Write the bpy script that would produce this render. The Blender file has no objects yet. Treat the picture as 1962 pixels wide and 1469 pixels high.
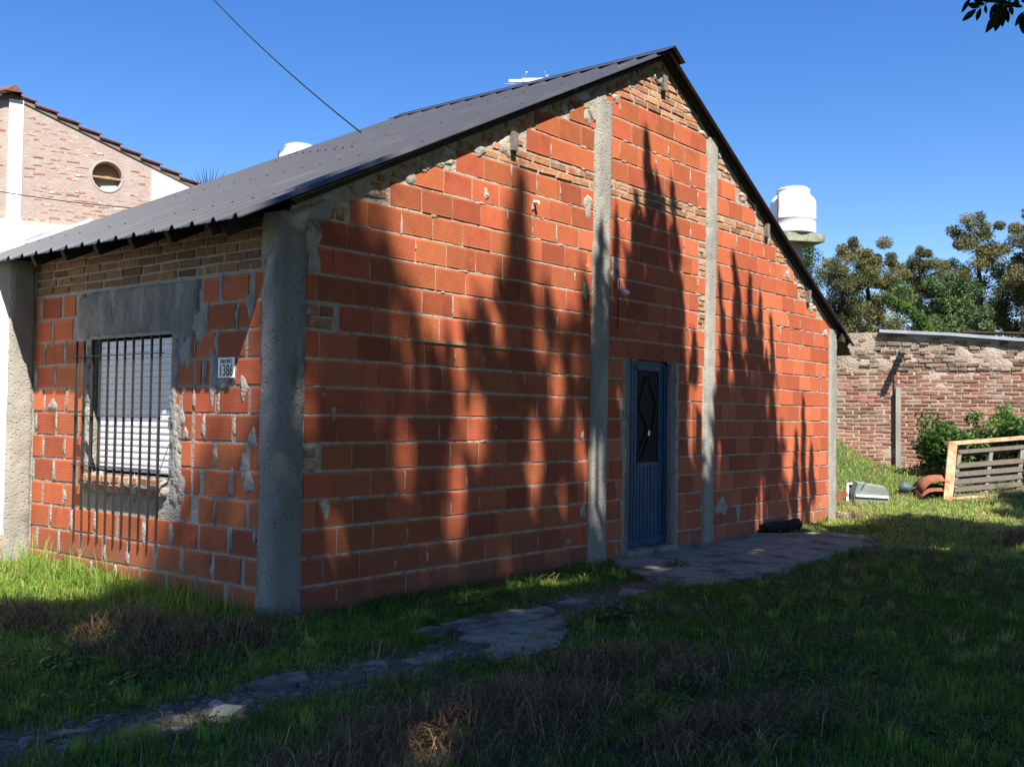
import bpy, math, random
import numpy as np
from mathutils import Vector, Matrix
random.seed(7); RNG = np.random.default_rng(11)
S = bpy.context.scene
COL = S.collection
# ------------------------------------------------------------------ camera
F = 1991.6
CAM = np.array([-4.3458, -5.5739, 1.3618])
CR = np.array([0.63299381, -0.7740505, 0.01283244])
CU = np.array([-0.03373901, -0.01102284, 0.99936989])
CW = np.array([0.77342131, 0.6330279, 0.03309309])
cd = bpy.data.cameras.new('camera'); cam = bpy.data.objects.new('camera', cd); COL.objects.link(cam)
cam.matrix_world = Matrix(((CR[0], CU[0], -CW[0], CAM[0]), (CR[1], CU[1], -CW[1], CAM[1]), (CR[2], CU[2], -CW[2], CAM[2]), (0, 0, 0, 1)))
cd.sensor_width = 36; cd.lens = 36 * F / 1962; cd.clip_start = .05; cd.clip_end = 1200
S.camera = cam
# ------------------------------------------------------------------ sky, sun, exposure
SUN = np.array([-1, -1.67, 2.84]); SUN = SUN / np.linalg.norm(SUN)
EL = math.asin(SUN[2]); AZ = math.atan2(SUN[0], SUN[1])
w = bpy.data.worlds.new('World'); S.world = w; w.use_nodes = True
nt = w.node_tree; nt.nodes.clear()
sky = nt.nodes.new('ShaderNodeTexSky'); sky.sky_type = 'NISHITA'; sky.sun_disc = False
sky.sun_elevation = EL; sky.sun_rotation = AZ; sky.altitude = 0; sky.air_density = 1.0; sky.dust_density = .1; sky.ozone_density = 3.2
bg = nt.nodes.new('ShaderNodeBackground'); bg.inputs[1].default_value = .076
hs = nt.nodes.new('ShaderNodeHueSaturation'); hs.inputs['Saturation'].default_value = 1.32; hs.inputs['Hue'].default_value = .512; hs.inputs['Value'].default_value = 1.0
wo = nt.nodes.new('ShaderNodeOutputWorld')
nt.links.new(sky.outputs[0], hs.inputs['Color']); nt.links.new(hs.outputs[0], bg.inputs[0]); nt.links.new(bg.outputs[0], wo.inputs[0])
sd = bpy.data.lights.new('sun', 'SUN'); sd.energy = 5; sd.angle = math.radians(.5); sd.color = (1, .955, .88)
sun = bpy.data.objects.new('sun', sd); COL.objects.link(sun)
sun.rotation_euler = Vector((-SUN[0], -SUN[1], -SUN[2])).to_track_quat('-Z', 'Y').to_euler()
vs = S.view_settings; vs.view_transform = 'Standard'; vs.look = 'None'; vs.exposure = 1.3; vs.gamma = 1; vs.use_curve_mapping = False

# ------------------------------------------------------------------ helpers
def tag(o, label=None, cat=None, group=None, kind=None):
    if label: o['label'] = label
    if cat: o['category'] = cat
    if group: o['group'] = group
    if kind: o['kind'] = kind
    return o
def empty(name, loc=(0, 0, 0), rz=0):
    o = bpy.data.objects.new(name, None); COL.objects.link(o); o.location = loc; o.rotation_euler = (0, 0, rz); o.empty_display_size = .2
    return o
def link(name, me, parent=None, loc=(0, 0, 0), rot=(0, 0, 0), scale=(1, 1, 1)):
    o = bpy.data.objects.new(name, me); COL.objects.link(o)
    if parent: o.parent = parent
    o.location = loc; o.rotation_euler = rot; o.scale = scale
    return o
class MB:
    def __init__(s): s.v = []; s.f = []
    def add(s, vs, fs):
        n = len(s.v); s.v += [tuple(map(float, q)) for q in vs]; s.f += [tuple(i + n for i in f) for f in fs]
    def box(s, x0, x1, y0, y1, z0, z1, j=0):
        vs = [(x0, y0, z0), (x1, y0, z0), (x1, y1, z0), (x0, y1, z0), (x0, y0, z1), (x1, y0, z1), (x1, y1, z1), (x0, y1, z1)]
        if j: vs = [tuple(c + random.uniform(-j, j) for c in q) for q in vs]
        s.add(vs, [(0, 3, 2, 1), (4, 5, 6, 7), (0, 1, 5, 4), (1, 2, 6, 5), (2, 3, 7, 6), (3, 0, 4, 7)])
    def obox(s, c, ax, ay, az):
        c, ax, ay, az = map(np.array, (c, ax, ay, az)); vs = []
        for k in (-1, 1):
            for a, b in ((-1, -1), (1, -1), (1, 1), (-1, 1)): vs.append(c + a * ax + b * ay + k * az)
        s.add(vs, [(0, 3, 2, 1), (4, 5, 6, 7), (0, 1, 5, 4), (1, 2, 6, 5), (2, 3, 7, 6), (3, 0, 4, 7)])
    def bar(s, a, b, wx, wy, up=(0, 0, 1)):
        a = np.array(a, float); b = np.array(b, float); d = b - a; L = np.linalg.norm(d); d /= L
        u = np.array(up, float); x = np.cross(d, u)
        if np.linalg.norm(x) < 1e-4: x = np.cross(d, (1, 0, 0))
        x /= np.linalg.norm(x); y = np.cross(x, d)
        s.obox((a + b) / 2, x * wx / 2, y * wy / 2, d * L / 2)
    def tube(s, pts, r, n=6, cap=True):
        pts = [np.array(q, float) for q in pts]; rs = r if hasattr(r, '__len__') else [r] * len(pts); base = len(s.v); vs = []
        for i, q in enumerate(pts):
            d = pts[min(i + 1, len(pts) - 1)] - pts[max(i - 1, 0)]; d /= np.linalg.norm(d) + 1e-9
            x = np.cross(d, (0, 0, 1)) if abs(d[2]) < .9 else np.cross(d, (1, 0, 0)); x /= np.linalg.norm(x); y = np.cross(d, x)
            for k in range(n):
                t = 2 * math.pi * k / n; vs.append(q + rs[i] * (math.cos(t) * x + math.sin(t) * y))
        fs = []
        for i in range(len(pts) - 1):
            for k in range(n): fs.append((i * n + k, i * n + (k + 1) % n, (i + 1) * n + (k + 1) % n, (i + 1) * n + k))
        if cap: fs.append(tuple(range(n))[::-1]); fs.append(tuple((len(pts) - 1) * n + k for k in range(n)))
        s.add(vs, fs)
    def lathe(s, prof, c=(0, 0, 0), n=24):
        vs = []; fs = []
        for r, z in prof:
            for k in range(n): t = 2 * math.pi * k / n; vs.append((c[0] + r * math.cos(t), c[1] + r * math.sin(t), c[2] + z))
        for i in range(len(prof) - 1):
            for k in range(n): fs.append((i * n + k, i * n + (k + 1) % n, (i + 1) * n + (k + 1) % n, (i + 1) * n + k))
        fs.append(tuple(range(n))[::-1]); fs.append(tuple((len(prof) - 1) * n + k for k in range(n)))
        s.add(vs, fs)
    def prism(s, poly, h0, h1, zf=None):
        n = len(poly); zf = zf or (lambda x, y: 0)
        vs = [(x, y, zf(x, y) + h0) for x, y in poly] + [(x, y, zf(x, y) + h1) for x, y in poly]
        s.add(vs, [tuple(range(n))[::-1], tuple(range(n, 2 * n))] + [(i, (i + 1) % n, n + (i + 1) % n, n + i) for i in range(n)])
    def mesh(s, name, m, smooth=False):
        me = bpy.data.meshes.new(name); me.from_pydata(s.v, [], s.f); me.materials.append(m)
        if smooth: me.polygons.foreach_set('use_smooth', [True] * len(me.polygons))
        me.update(); return me
    def build(s, name, m, parent=None, smooth=False, **k): return link(name, s.mesh(name, m, smooth), parent, **k)
def npmesh(name, V, faces4=None, faces3=None, m=None, smooth=False, col=None):
    me = bpy.data.meshes.new(name); V = np.asarray(V, np.float32); me.vertices.add(len(V)); me.vertices.foreach_set('co', V.ravel())
    L = []; st = []; tot = []; k = 0
    if faces4 is not None and len(faces4):
        L.append(faces4.ravel()); st.append(np.arange(len(faces4)) * 4); tot.append(np.full(len(faces4), 4)); k = len(faces4) * 4
    if faces3 is not None and len(faces3):
        L.append(faces3.ravel()); st.append(k + np.arange(len(faces3)) * 3); tot.append(np.full(len(faces3), 3))
    L = np.concatenate(L).astype(np.int32); st = np.concatenate(st).astype(np.int32)
    me.loops.add(len(L)); me.loops.foreach_set('vertex_index', L); me.polygons.add(len(st)); me.polygons.foreach_set('loop_start', st)
    me.polygons.foreach_set('use_smooth', np.full(len(st), bool(smooth)))
    if col is not None:
        a = me.attributes.new('tone', 'FLOAT', 'POINT'); a.data.foreach_set('value', np.asarray(col, np.float32))
    me.update(calc_edges=True)
    if m: me.materials.append(m)
    return me
def vnoise(P, s=1.0, seed=0):
    P = np.asarray(P, float) / s; i = np.floor(P).astype(np.int64); f = P - i; f = f * f * (3 - 2 * f); r = 0
    for dx in (0, 1):
        for dy in (0, 1):
            for dz in (0, 1):
                h = (i[..., 0] + dx) * 374761393 + (i[..., 1] + dy) * 668265263 + (i[..., 2] + dz) * 2147483647 + seed * 974711
                h = (h ^ (h >> 13)) * 1274126177 & 0x7fffffff; h = (h ^ (h >> 16)) % 65536 / 65535.
                r = r + h * (f[..., 0] if dx else 1 - f[..., 0]) * (f[..., 1] if dy else 1 - f[..., 1]) * (f[..., 2] if dz else 1 - f[..., 2])
    return r * 2 - 1
def fbm(P, s, seed=0): return vnoise(P, s, seed) * .6 + vnoise(P, s / 2.3, seed + 1) * .3 + vnoise(P, s / 5.1, seed + 2) * .15
def P3(x, y, z=0): return np.stack([np.asarray(x, float), np.asarray(y, float), np.zeros_like(np.asarray(x, float)) + z], -1)
def scr(d, px, py): return CAM + d * (CW + (px - 981) / F * CR - (py - 734.5) / F * CU)      # a place measured at depth d
def proj(q):
    d = np.array(q) - CAM; z = d @ CW; return 981 + F * (d @ CR) / z, 734.5 - F * (d @ CU) / z, z

# ------------------------------------------------------------------ materials
def mat(name, c1, c2=None, rough=.85, ns=6, det=6, bump=.3, bs=60, bd=.01, obj_rand=0, metal=0, c3=None, s3=1.5, t3=.5, spec=.3, stretch=(1, 1, 1), trans=0, tone=None, groove_shade=0, pits=0, dust=0, dirt=None):
    m = bpy.data.materials.new(name); m.use_nodes = True; n = m.node_tree.nodes; l = m.node_tree.links; b = n['Principled BSDF']
    b.inputs['Roughness'].default_value = rough; b.inputs['Metallic'].default_value = metal; b.inputs['Specular IOR Level'].default_value = spec
    tc = n.new('ShaderNodeTexCoord'); mp = n.new('ShaderNodeMapping'); mp.inputs['Scale'].default_value = stretch
    geo = n.new('ShaderNodeNewGeometry')
    l.new(geo.outputs['Position'], mp.inputs[0]); V = mp.outputs[0]
    c2 = c2 or c1
    nz = n.new('ShaderNodeTexNoise'); nz.inputs['Scale'].default_value = ns; nz.inputs['Detail'].default_value = det; l.new(V, nz.inputs['Vector'])
    rp = n.new('ShaderNodeMapRange'); rp.inputs[1].default_value = .3; rp.inputs[2].default_value = .7; l.new(nz.outputs[0], rp.inputs[0])
    mx = n.new('ShaderNodeMix'); mx.data_type = 'RGBA'; mx.inputs[6].default_value = (*c1, 1); mx.inputs[7].default_value = (*c2, 1); l.new(rp.outputs[0], mx.inputs[0])
    out = mx.outputs[2]
    if tone:
        at = n.new('ShaderNodeAttribute'); at.attribute_name = 'tone'; cr = n.new('ShaderNodeValToRGB'); l.new(at.outputs['Fac'], cr.inputs[0])
        while len(cr.color_ramp.elements) < len(tone): cr.color_ramp.elements.new(.5)
        for e, (p, c) in zip(cr.color_ramp.elements, tone): e.position = p; e.color = (*c, 1)
        out = cr.outputs[0]
    if c3:
        nz3 = n.new('ShaderNodeTexNoise'); nz3.inputs['Scale'].default_value = s3; nz3.inputs['Detail'].default_value = 8; nz3.inputs['Roughness'].default_value = .65; l.new(V, nz3.inputs['Vector'])
        r3 = n.new('ShaderNodeMapRange'); r3.inputs[1].default_value = t3; r3.inputs[2].default_value = t3 + .12; l.new(nz3.outputs[0], r3.inputs[0])
        m3 = n.new('ShaderNodeMix'); m3.data_type = 'RGBA'; l.new(r3.outputs[0], m3.inputs[0]); l.new(out, m3.inputs[6]); m3.inputs[7].default_value = (*c3, 1); out = m3.outputs[2]
    if obj_rand:
        oi = n.new('ShaderNodeObjectInfo'); hs = n.new('ShaderNodeHueSaturation'); rr = n.new('ShaderNodeMapRange')
        rr.inputs[3].default_value = 1 - obj_rand; rr.inputs[4].default_value = 1 + obj_rand; l.new(oi.outputs['Random'], rr.inputs[0]); l.new(rr.outputs[0], hs.inputs['Value'])
        ml = n.new('ShaderNodeMath'); ml.operation = 'MULTIPLY'; ml.inputs[1].default_value = 7.3; l.new(oi.outputs['Random'], ml.inputs[0]); fr = n.new('ShaderNodeMath'); fr.operation = 'FRACT'; l.new(ml.outputs[0], fr.inputs[0])
        r2 = n.new('ShaderNodeMapRange'); r2.inputs[3].default_value = .5 - obj_rand * .02; r2.inputs[4].default_value = .5 + obj_rand * .02; l.new(fr.outputs[0], r2.inputs[0]); l.new(r2.outputs[0], hs.inputs['Hue'])
        l.new(out, hs.inputs['Color']); out = hs.outputs[0]
    if dust:      # soil splashed up the lowest courses
        sz = n.new('ShaderNodeSeparateXYZ'); l.new(geo.outputs['Position'], sz.inputs[0]); nd = n.new('ShaderNodeTexNoise'); nd.inputs['Scale'].default_value = 3; nd.inputs['Detail'].default_value = 8; l.new(geo.outputs['Position'], nd.inputs['Vector'])
        a1 = n.new('ShaderNodeMath'); a1.operation = 'MULTIPLY_ADD'; a1.inputs[1].default_value = .9; l.new(nd.outputs[0], a1.inputs[0]); l.new(sz.outputs[2], a1.inputs[2])
        dr = n.new('ShaderNodeMapRange'); dr.inputs[1].default_value = .45; dr.inputs[2].default_value = .95; dr.inputs[3].default_value = .65; dr.inputs[4].default_value = 0; l.new(a1.outputs[0], dr.inputs[0])
        dm = n.new('ShaderNodeMix'); dm.data_type = 'RGBA'; l.new(dr.outputs[0], dm.inputs[0]); l.new(out, dm.inputs[6]); dm.inputs[7].default_value = (.29, .13, .085, 1); out = dm.outputs[2]
    if dirt:
        at = n.new('ShaderNodeAttribute'); at.attribute_name = 'tone'; dm = n.new('ShaderNodeMix'); dm.data_type = 'RGBA'; l.new(at.outputs['Fac'], dm.inputs[0]); l.new(out, dm.inputs[6]); dm.inputs[7].default_value = (*dirt, 1); out = dm.outputs[2]
    h = None
    if bump:
        nb = n.new('ShaderNodeTexNoise'); nb.inputs['Scale'].default_value = bs; nb.inputs['Detail'].default_value = 5; l.new(geo.outputs['Position'], nb.inputs['Vector']); h = nb.outputs[0]
    if groove_shade:  # shade inside the clay grooves is multiplied into the colour, without relief
        sx = n.new('ShaderNodeSeparateXYZ'); l.new(tc.outputs['Object'], sx.inputs[0])
        a = n.new('ShaderNodeMath'); a.operation = 'MULTIPLY'; a.inputs[1].default_value = 2 * math.pi / .0135; l.new(sx.outputs[2], a.inputs[0])
        si = n.new('ShaderNodeMath'); si.operation = 'SINE'; l.new(a.outputs[0], si.inputs[0])
        g1 = n.new('ShaderNodeMapRange'); g1.inputs[1].default_value = -.75; g1.inputs[2].default_value = .1; l.new(si.outputs[0], g1.inputs[0])
        ab = n.new('ShaderNodeMath'); ab.operation = 'ABSOLUTE'; l.new(sx.outputs[2], ab.inputs[0]); gt = n.new('ShaderNodeMath'); gt.operation = 'GREATER_THAN'; gt.inputs[1].default_value = .074; l.new(ab.outputs[0], gt.inputs[0])
        mxx = n.new('ShaderNodeMath'); mxx.operation = 'MAXIMUM'; l.new(g1.outputs[0], mxx.inputs[0]); l.new(gt.outputs[0], mxx.inputs[1])
        g2 = n.new('ShaderNodeMapRange'); g2.inputs[3].default_value = 1 - groove_shade; g2.inputs[4].default_value = 1; l.new(mxx.outputs[0], g2.inputs[0])
        mm = n.new('ShaderNodeMix'); mm.data_type = 'RGBA'; mm.blend_type = 'MULTIPLY'; mm.inputs[0].default_value = 1; l.new(out, mm.inputs[6]); l.new(g2.outputs[0], mm.inputs[7]); out = mm.outputs[2]
    if pits:
        vo = n.new('ShaderNodeTexVoronoi'); vo.inputs['Scale'].default_value = pits; l.new(geo.outputs['Position'], vo.inputs['Vector'])
        pr = n.new('ShaderNodeMapRange'); pr.inputs[1].default_value = .05; pr.inputs[2].default_value = .3; l.new(vo.outputs['Distance'], pr.inputs[0])
        pm = n.new('ShaderNodeMath'); pm.operation = 'ADD'; l.new(h, pm.inputs[0]); l.new(pr.outputs[0], pm.inputs[1]); h = pm.outputs[0]
    if h:
        bu = n.new('ShaderNodeBump'); bu.inputs['Strength'].default_value = bump; bu.inputs['Distance'].default_value = bd; l.new(h, bu.inputs['Height']); l.new(bu.outputs[0], b.inputs['Normal'])
    l.new(out, b.inputs['Base Color'])
    if trans:
        tr = n.new('ShaderNodeBsdfTranslucent'); ms = n.new('ShaderNodeMixShader'); ms.inputs[0].default_value = trans
        l.new(out, tr.inputs[0]); l.new(b.outputs[0], ms.inputs[1]); l.new(tr.outputs[0], ms.inputs[2]); l.new(ms.outputs[0], n['Material Output'].inputs[0])
    return m
M = {}
M['hollow'] = mat('hollow_brick_clay', (.41, .098, .038), (.47, .125, .052), rough=.85, ns=9, bump=.5, bs=90, bd=.004, obj_rand=.27, dust=1, groove_shade=.5, c3=(.28, .065, .03), s3=2.2, t3=.57)
M['hollow_smooth'] = mat('smooth_hollow_clay', (.41, .098, .038), (.47, .125, .052), rough=.85, ns=9, bump=.4, bs=90, bd=.004, obj_rand=.27, dust=1, groove_shade=.12, c3=(.28, .065, .03), s3=2.2, t3=.57)
M['hollow_far'] = mat('far_hollow_clay', (.5, .14, .05), rough=.85, bump=.4, bs=90, bd=.004, tone=[(0, (.31, .07, .03)), (.5, (.43, .102, .04)), (1, (.52, .145, .062))], dust=1, c3=(.30, .085, .045), s3=2.2, t3=.58)
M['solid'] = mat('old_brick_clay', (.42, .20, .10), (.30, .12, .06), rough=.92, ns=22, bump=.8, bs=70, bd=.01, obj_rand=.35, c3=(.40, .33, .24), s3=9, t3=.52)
M['eavebrick'] = mat('eave_shaded_clay', (.21, .11, .055), (.14, .07, .035), rough=.92, ns=22, bump=.8, bs=70, bd=.01, obj_rand=.4, c3=(.36, .28, .16), s3=9, t3=.6)  # old brick darkened in colour to carry the shade under the eaves
M['mortar'] = mat('mortar_cement', (.44, .385, .31), (.27, .235, .19), rough=.95, ns=14, bump=.9, bs=55, bd=.012, c3=(.14, .115, .09), s3=7, t3=.56)
M['mortar_grey'] = mat('grey_mortar', (.33, .305, .265), (.23, .215, .19), rough=.95, ns=10, bump=1, bs=45, bd=.015, c3=(.36, .33, .29), s3=5, t3=.55)
M['cornercol'] = mat('stained_column_concrete', (.30, .28, .24), (.16, .15, .14), rough=.95, ns=3, det=12, bump=.8, bs=42, bd=.012, c3=(.10, .098, .095), s3=5, t3=.56, stretch=(1, 1, .3), pits=26)
M['render'] = mat('rough_render', (.25, .235, .21), (.12, .115, .105), rough=.95, ns=5, det=9, bump=1, bs=26, bd=.02, c3=(.32, .31, .28), s3=4, t3=.56, stretch=(1, 1, .45))
M['concrete'] = mat('column_concrete', (.36, .335, .285), (.22, .21, .18), rough=.93, ns=4, det=9, bump=.75, bs=50, bd=.009, c3=(.21, .20, .18), s3=3.5, t3=.6, stretch=(1, 1, .35), pits=30)
M['slab'] = mat('slab_concrete', (.34, .34, .25), (.20, .20, .15), rough=.95, ns=9, det=9, bump=.8, bs=60, bd=.01, c3=(.11, .095, .07), s3=2.4, t3=.5)
M['roof'] = mat('dark_sheet_metal', (.034, .035, .041), (.042, .042, .050), rough=.42, ns=3, bump=.05, bs=20, bd=.003, metal=0, spec=.6, c3=(.052, .051, .055), s3=2, t3=.55)
M['timber'] = mat('weathered_timber', (.22, .19, .16), (.12, .10, .085), rough=.9, ns=30, bump=.6, bs=40, stretch=(1, 1, .2))
M['pallet'] = mat('grey_pallet_timber', (.13, .11, .085), (.08, .065, .05), rough=.9, ns=30, bump=.6, bs=40)
M['rafter'] = mat('dark_rafter_timber', (.06, .045, .035), (.035, .026, .02), rough=.9, ns=20, bump=.5)
M['white_pvc'] = mat('white_shutter_plastic', (.80, .81, .82), (.74, .75, .77), rough=.4, ns=3, bump=0)
M['white_wall'] = mat('whitewashed_wall', (.80, .77, .70), (.70, .66, .58), rough=.92, ns=2.5, bump=.6, bs=30, bd=.01, c3=(.55, .48, .38), s3=1.6, t3=.62)
M['dirty_wall'] = mat('damp_stained_plaster', (.42, .33, .24), (.30, .24, .18), rough=.95, ns=7, bump=.8, bs=35, bd=.012, c3=(.60, .52, .42), s3=4, t3=.6)
M['iron'] = mat('dark_grille_iron', (.03, .026, .025), (.05, .035, .028), rough=.65, ns=30, bump=.3, metal=.3)
M['blue'] = mat('blue_door_paint', (.005, .055, .12), (.004, .028, .06), rough=.5, ns=8, bump=.3, bs=30, bd=.004, c3=(.02, .13, .25), s3=4, t3=.56)  # lighter blue patches colour in sunlit spots along with worn paint
M['blueframe'] = mat('blue_door_frame_paint', (.006, .07, .16), (.004, .032, .075), rough=.5, ns=8, bump=.2, bs=40)
M['glass'] = mat('dark_door_glass', (.004, .004, .005), (.006, .006, .007), rough=.55, ns=4, bump=0, spec=.1)
M['black'] = mat('charred_timber', (.012, .010, .009), (.022, .018, .015), rough=.95, ns=20, bump=1, bs=25, bd=.02)
M['enamel'] = mat('white_enamel', (.78, .80, .80), (.72, .74, .74), rough=.3, bump=0)
M['ink'] = mat('black_lettering', (.015, .015, .02), rough=.4, bump=0)
M['wallbrick_far'] = mat('far_boundary_clay', (.3, .2, .1), rough=.93, bump=.8, bs=40, bd=.012, tone=[(0, (.21, .105, .075)), (1, (.36, .19, .13))], c3=(.26, .19, .14), s3=1.5, t3=.5)
M['wallbrick'] = mat('boundary_brick_clay', (.31, .155, .105), (.22, .11, .08), rough=.93, ns=14, bump=.8, bs=40, bd=.012, obj_rand=.3, c3=(.26, .19, .14), s3=1.5, t3=.5)
M['topbrick'] = mat('rubble_brick_clay', (.23, .15, .11), (.15, .11, .09), rough=.95, ns=12, bump=1, bs=35, bd=.02, obj_rand=.4, c3=(.30, .24, .18), s3=3, t3=.5)
M['wallmortar'] = mat('boundary_mortar', (.45, .36, .28), (.34, .27, .21), rough=.96, ns=6, bump=1, bs=28, bd=.02, c3=(.24, .19, .15), s3=1.3, t3=.58)
M['neighbrick'] = mat('pale_neighbour_brick', (.34, .15, .095), (.36, .20, .14), rough=.93, ns=10, bump=.5, bs=40, obj_rand=.2, c3=(.60, .48, .38), s3=7, t3=.5)
M['neighmortar'] = mat('pale_lime_mortar', (.40, .33, .29), (.34, .26, .225), rough=.95, ns=7, bump=.7, bs=30, bd=.012, c3=(.44, .33, .25), s3=5, t3=.6)
M['tile'] = mat('clay_roof_tile', (.19, .075, .055), (.12, .05, .04), rough=.85, ns=12, bump=.4, obj_rand=.15)
M['zinc'] = mat('zinc_flashing', (.70, .71, .74), (.62, .63, .66), rough=.35, ns=9, bump=.6, bs=7, bd=.03, metal=.5)
M['bark'] = mat('tree_bark', (.09, .07, .055), (.05, .04, .03), rough=.95, ns=8, bump=.9, bs=14, bd=.03, stretch=(1, 1, .25))
M['tank'] = mat('white_tank_plastic', (.82, .80, .80), (.78, .76, .76), rough=.45, ns=2, bump=0)
M['rust'] = mat('flaking_paint_rust', (.38, .29, .18), (.30, .22, .13), rough=.75, ns=5, bump=.4, c3=(.36, .13, .05), s3=5, t3=.47)
M['rustsheet'] = mat('rusted_sheet', (.28, .10, .05), (.13, .05, .03), rough=.85, ns=7, bump=.6, c3=(.42, .22, .14), s3=4, t3=.6)
M['greybox'] = mat('weathered_grey_casing', (.20, .23, .20), (.14, .16, .14), rough=.7, ns=6, bump=.3)
M['bluebag'] = mat('blue_plastic', (.04, .06, .075), (.10, .13, .15), rough=.5, ns=9, bump=.5)
M['ceramic'] = mat('pale_pipe', (.75, .72, .68), rough=.5, bump=0)
M['cable'] = mat('black_cable_rubber', (.012, .012, .014), rough=.6, bump=0)
M['stone'] = mat('rubble_stone', (.40, .35, .30), (.16, .12, .09), rough=.95, ns=3.5, bump=.8, bs=60, bd=.01, obj_rand=.3)
M['grass'] = mat('grass_blades', (.1, .2, .03), rough=.6, bump=0, spec=.25, trans=.5, tone=[(0, (.06, .13, .015)), (.5, (.17, .30, .04)), (.85, (.33, .46, .085)), (1, (.46, .48, .16))])
M['straw'] = mat('dry_grass', (.3, .2, .1), rough=.8, bump=0, trans=.2, tone=[(0, (.07, .036, .018)), (.5, (.23, .13, .065)), (1, (.56, .40, .21))])
M['leafg'] = mat('green_leaves', (.1, .2, .05), rough=.5, bump=0, spec=.35, trans=.35, tone=[(0, (.025, .06, .012)), (.5, (.07, .14, .025)), (1, (.16, .25, .05))])
M['leafdark'] = mat('dark_tree_leaves', (.03, .06, .02), rough=.55, bump=0, spec=.1, trans=.1, tone=[(0, (.012, .025, .008)), (1, (.04, .075, .02))])
M['leafolive'] = mat('olive_needles', (.1, .1, .05), rough=.7, bump=0, trans=.25, tone=[(0, (.035, .048, .02)), (.45, (.11, .115, .04)), (1, (.25, .21, .08))])
M['leafpine'] = mat('green_needles', (.05, .1, .05), rough=.7, bump=0, trans=.2, tone=[(0, (.03, .055, .02)), (.5, (.075, .125, .04)), (1, (.14, .19, .06))])
M['ground'] = mat('soil_ground', (.075, .055, .034), (.06, .065, .024), rough=.97, ns=2.2, det=9, bump=1, bs=30, bd=.03, c3=(.05, .08, .02), s3=1.2, t3=.45, dirt=(.17, .135, .095))

# ------------------------------------------------------------------ ground
WT = np.array([-.342, .940]); WN = np.array([.94, .342])          # boundary wall direction and its outward normal (away from camera)
def sm(t): t = np.clip(t, 0, 1); return t * t * (3 - 2 * t)
SLAB1 = [(3.95, .02), (3.55, -.35), (3.2, -.85), (2.95, -1.3), (3.4, -1.55), (4.3, -1.62), (5.2, -1.48), (5.9, -1.5), (6.7, -1.42), (7.25, -1.45), (7.7, -1.05), (7.75, -.7), (7.3, -.35), (7.0, .02)]
SLAB2 = [(.30, -1.05), (.5, -.93), (.95, -.92), (1.25, -1.02), (1.5, -1.12), (1.42, -1.35), (1.22, -1.55), (.95, -1.75), (.66, -1.9), (.38, -1.9), (.15, -1.8), (.24, -1.62), (.5, -1.5), (.38, -1.3)]
FRAGS = [[(.62, -.93), (1.0, -.92), (1.28, -1.03), (1.5, -1.12), (1.45, -1.28), (1.15, -1.33), (.86, -1.24), (.6, -1.18)], [(.84, -1.27), (1.13, -1.36), (1.42, -1.32), (1.22, -1.55), (1.02, -1.68), (.80, -1.62), (.70, -1.42)], [(.56, -1.2), (.82, -1.27), (.67, -1.43), (.76, -1.62), (1.0, -1.7), (.66, -1.9), (.38, -1.9), (.15, -1.8), (.24, -1.62), (.5, -1.5), (.40, -1.3)], [(.30, -1.02), (.52, -.94), (.56, -1.08), (.40, -1.16)], [(-.2, -1.40), (.02, -1.33), (.1, -1.45), (-.05, -1.55), (-.22, -1.5)], [(-1.12, -1.24), (-.92, -1.18), (-.74, -1.26), (-.82, -1.38), (-1.05, -1.40)], [(-.52, -1.36), (-.36, -1.30), (-.3, -1.4), (-.42, -1.48)], [(1.75, -1.02), (1.98, -.98), (2.02, -1.12), (1.85, -1.18)], [(2.35, -1.15), (2.6, -1.05), (2.7, -1.22), (2.45, -1.3)], [(-1.55, -1.50), (-1.38, -1.46), (-1.34, -1.56), (-1.5, -1.6)], [(-2.25, -1.28), (-2.05, -1.2), (-1.98, -1.32), (-2.2, -1.38)]]
def gz(x, y):
    x = np.asarray(x, float); y = np.asarray(y, float); q = x * WN[0] + y * WN[1]; s = x * WT[0] + y * WT[1]
    z = .47 * sm((q - 11.2) / 3.1) + .62 * np.exp(-((q - 14.3) / 1.0) ** 2 - ((s + 2.75) / .75) ** 2)
    z = z + .07 * sm((y - 1) / 2) * sm((1 - x) / 1) + .05 * sm((x - 6) / 3) * sm((2.5 + y) / 2)
    z = z + .03 * fbm(P3(x, y), 1.6, 5) * sm((np.abs(y) + .3) / 1) + .012 * fbm(P3(x, y), .3, 9)
    z = z + .10 * np.exp(-((x - 8.9) / .5) ** 2 - ((y + 2.9) / .35) ** 2) + .055 * thatch(x, y) ** 2 * (x < 3)
    return z
def inpoly(x, y, poly, pad=0):
    x = np.asarray(x); y = np.asarray(y); r = np.zeros(x.shape, bool); n = len(poly)
    if pad:
        cx = sum(p[0] for p in poly) / n; cy = sum(p[1] for p in poly) / n; poly = [(cx + (a - cx) * (1 + pad), cy + (b - cy) * (1 + pad)) for a, b in poly]
    for i in range(n):
        x0, y0 = poly[i]; x1, y1 = poly[(i + 1) % n]
        if y0 == y1: continue
        c = ((y0 > y) != (y1 > y)) & (x < (x1 - x0) * (y - y0) / (y1 - y0) + x0); r ^= c
    return r
def rubble_density(x, y):
    # strip of broken paving between the two slabs and on to the left edge
    line = [(3.2, -1.0), (1.9, -1.15), (.2, -1.45), (-.7, -1.42), (-1.5, -1.4), (-2.6, -1.2)]; d = np.full(x.shape, 9.)
    for (a, b_), (c, e) in zip(line[:-1], line[1:]):
        L2 = (c - a) ** 2 + (e - b_) ** 2; t = np.clip(((x - a) * (c - a) + (y - b_) * (e - b_)) / L2, 0, 1); d = np.minimum(d, np.hypot(x - a - t * (c - a), y - b_ - t * (e - b_)))
    return d
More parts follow.
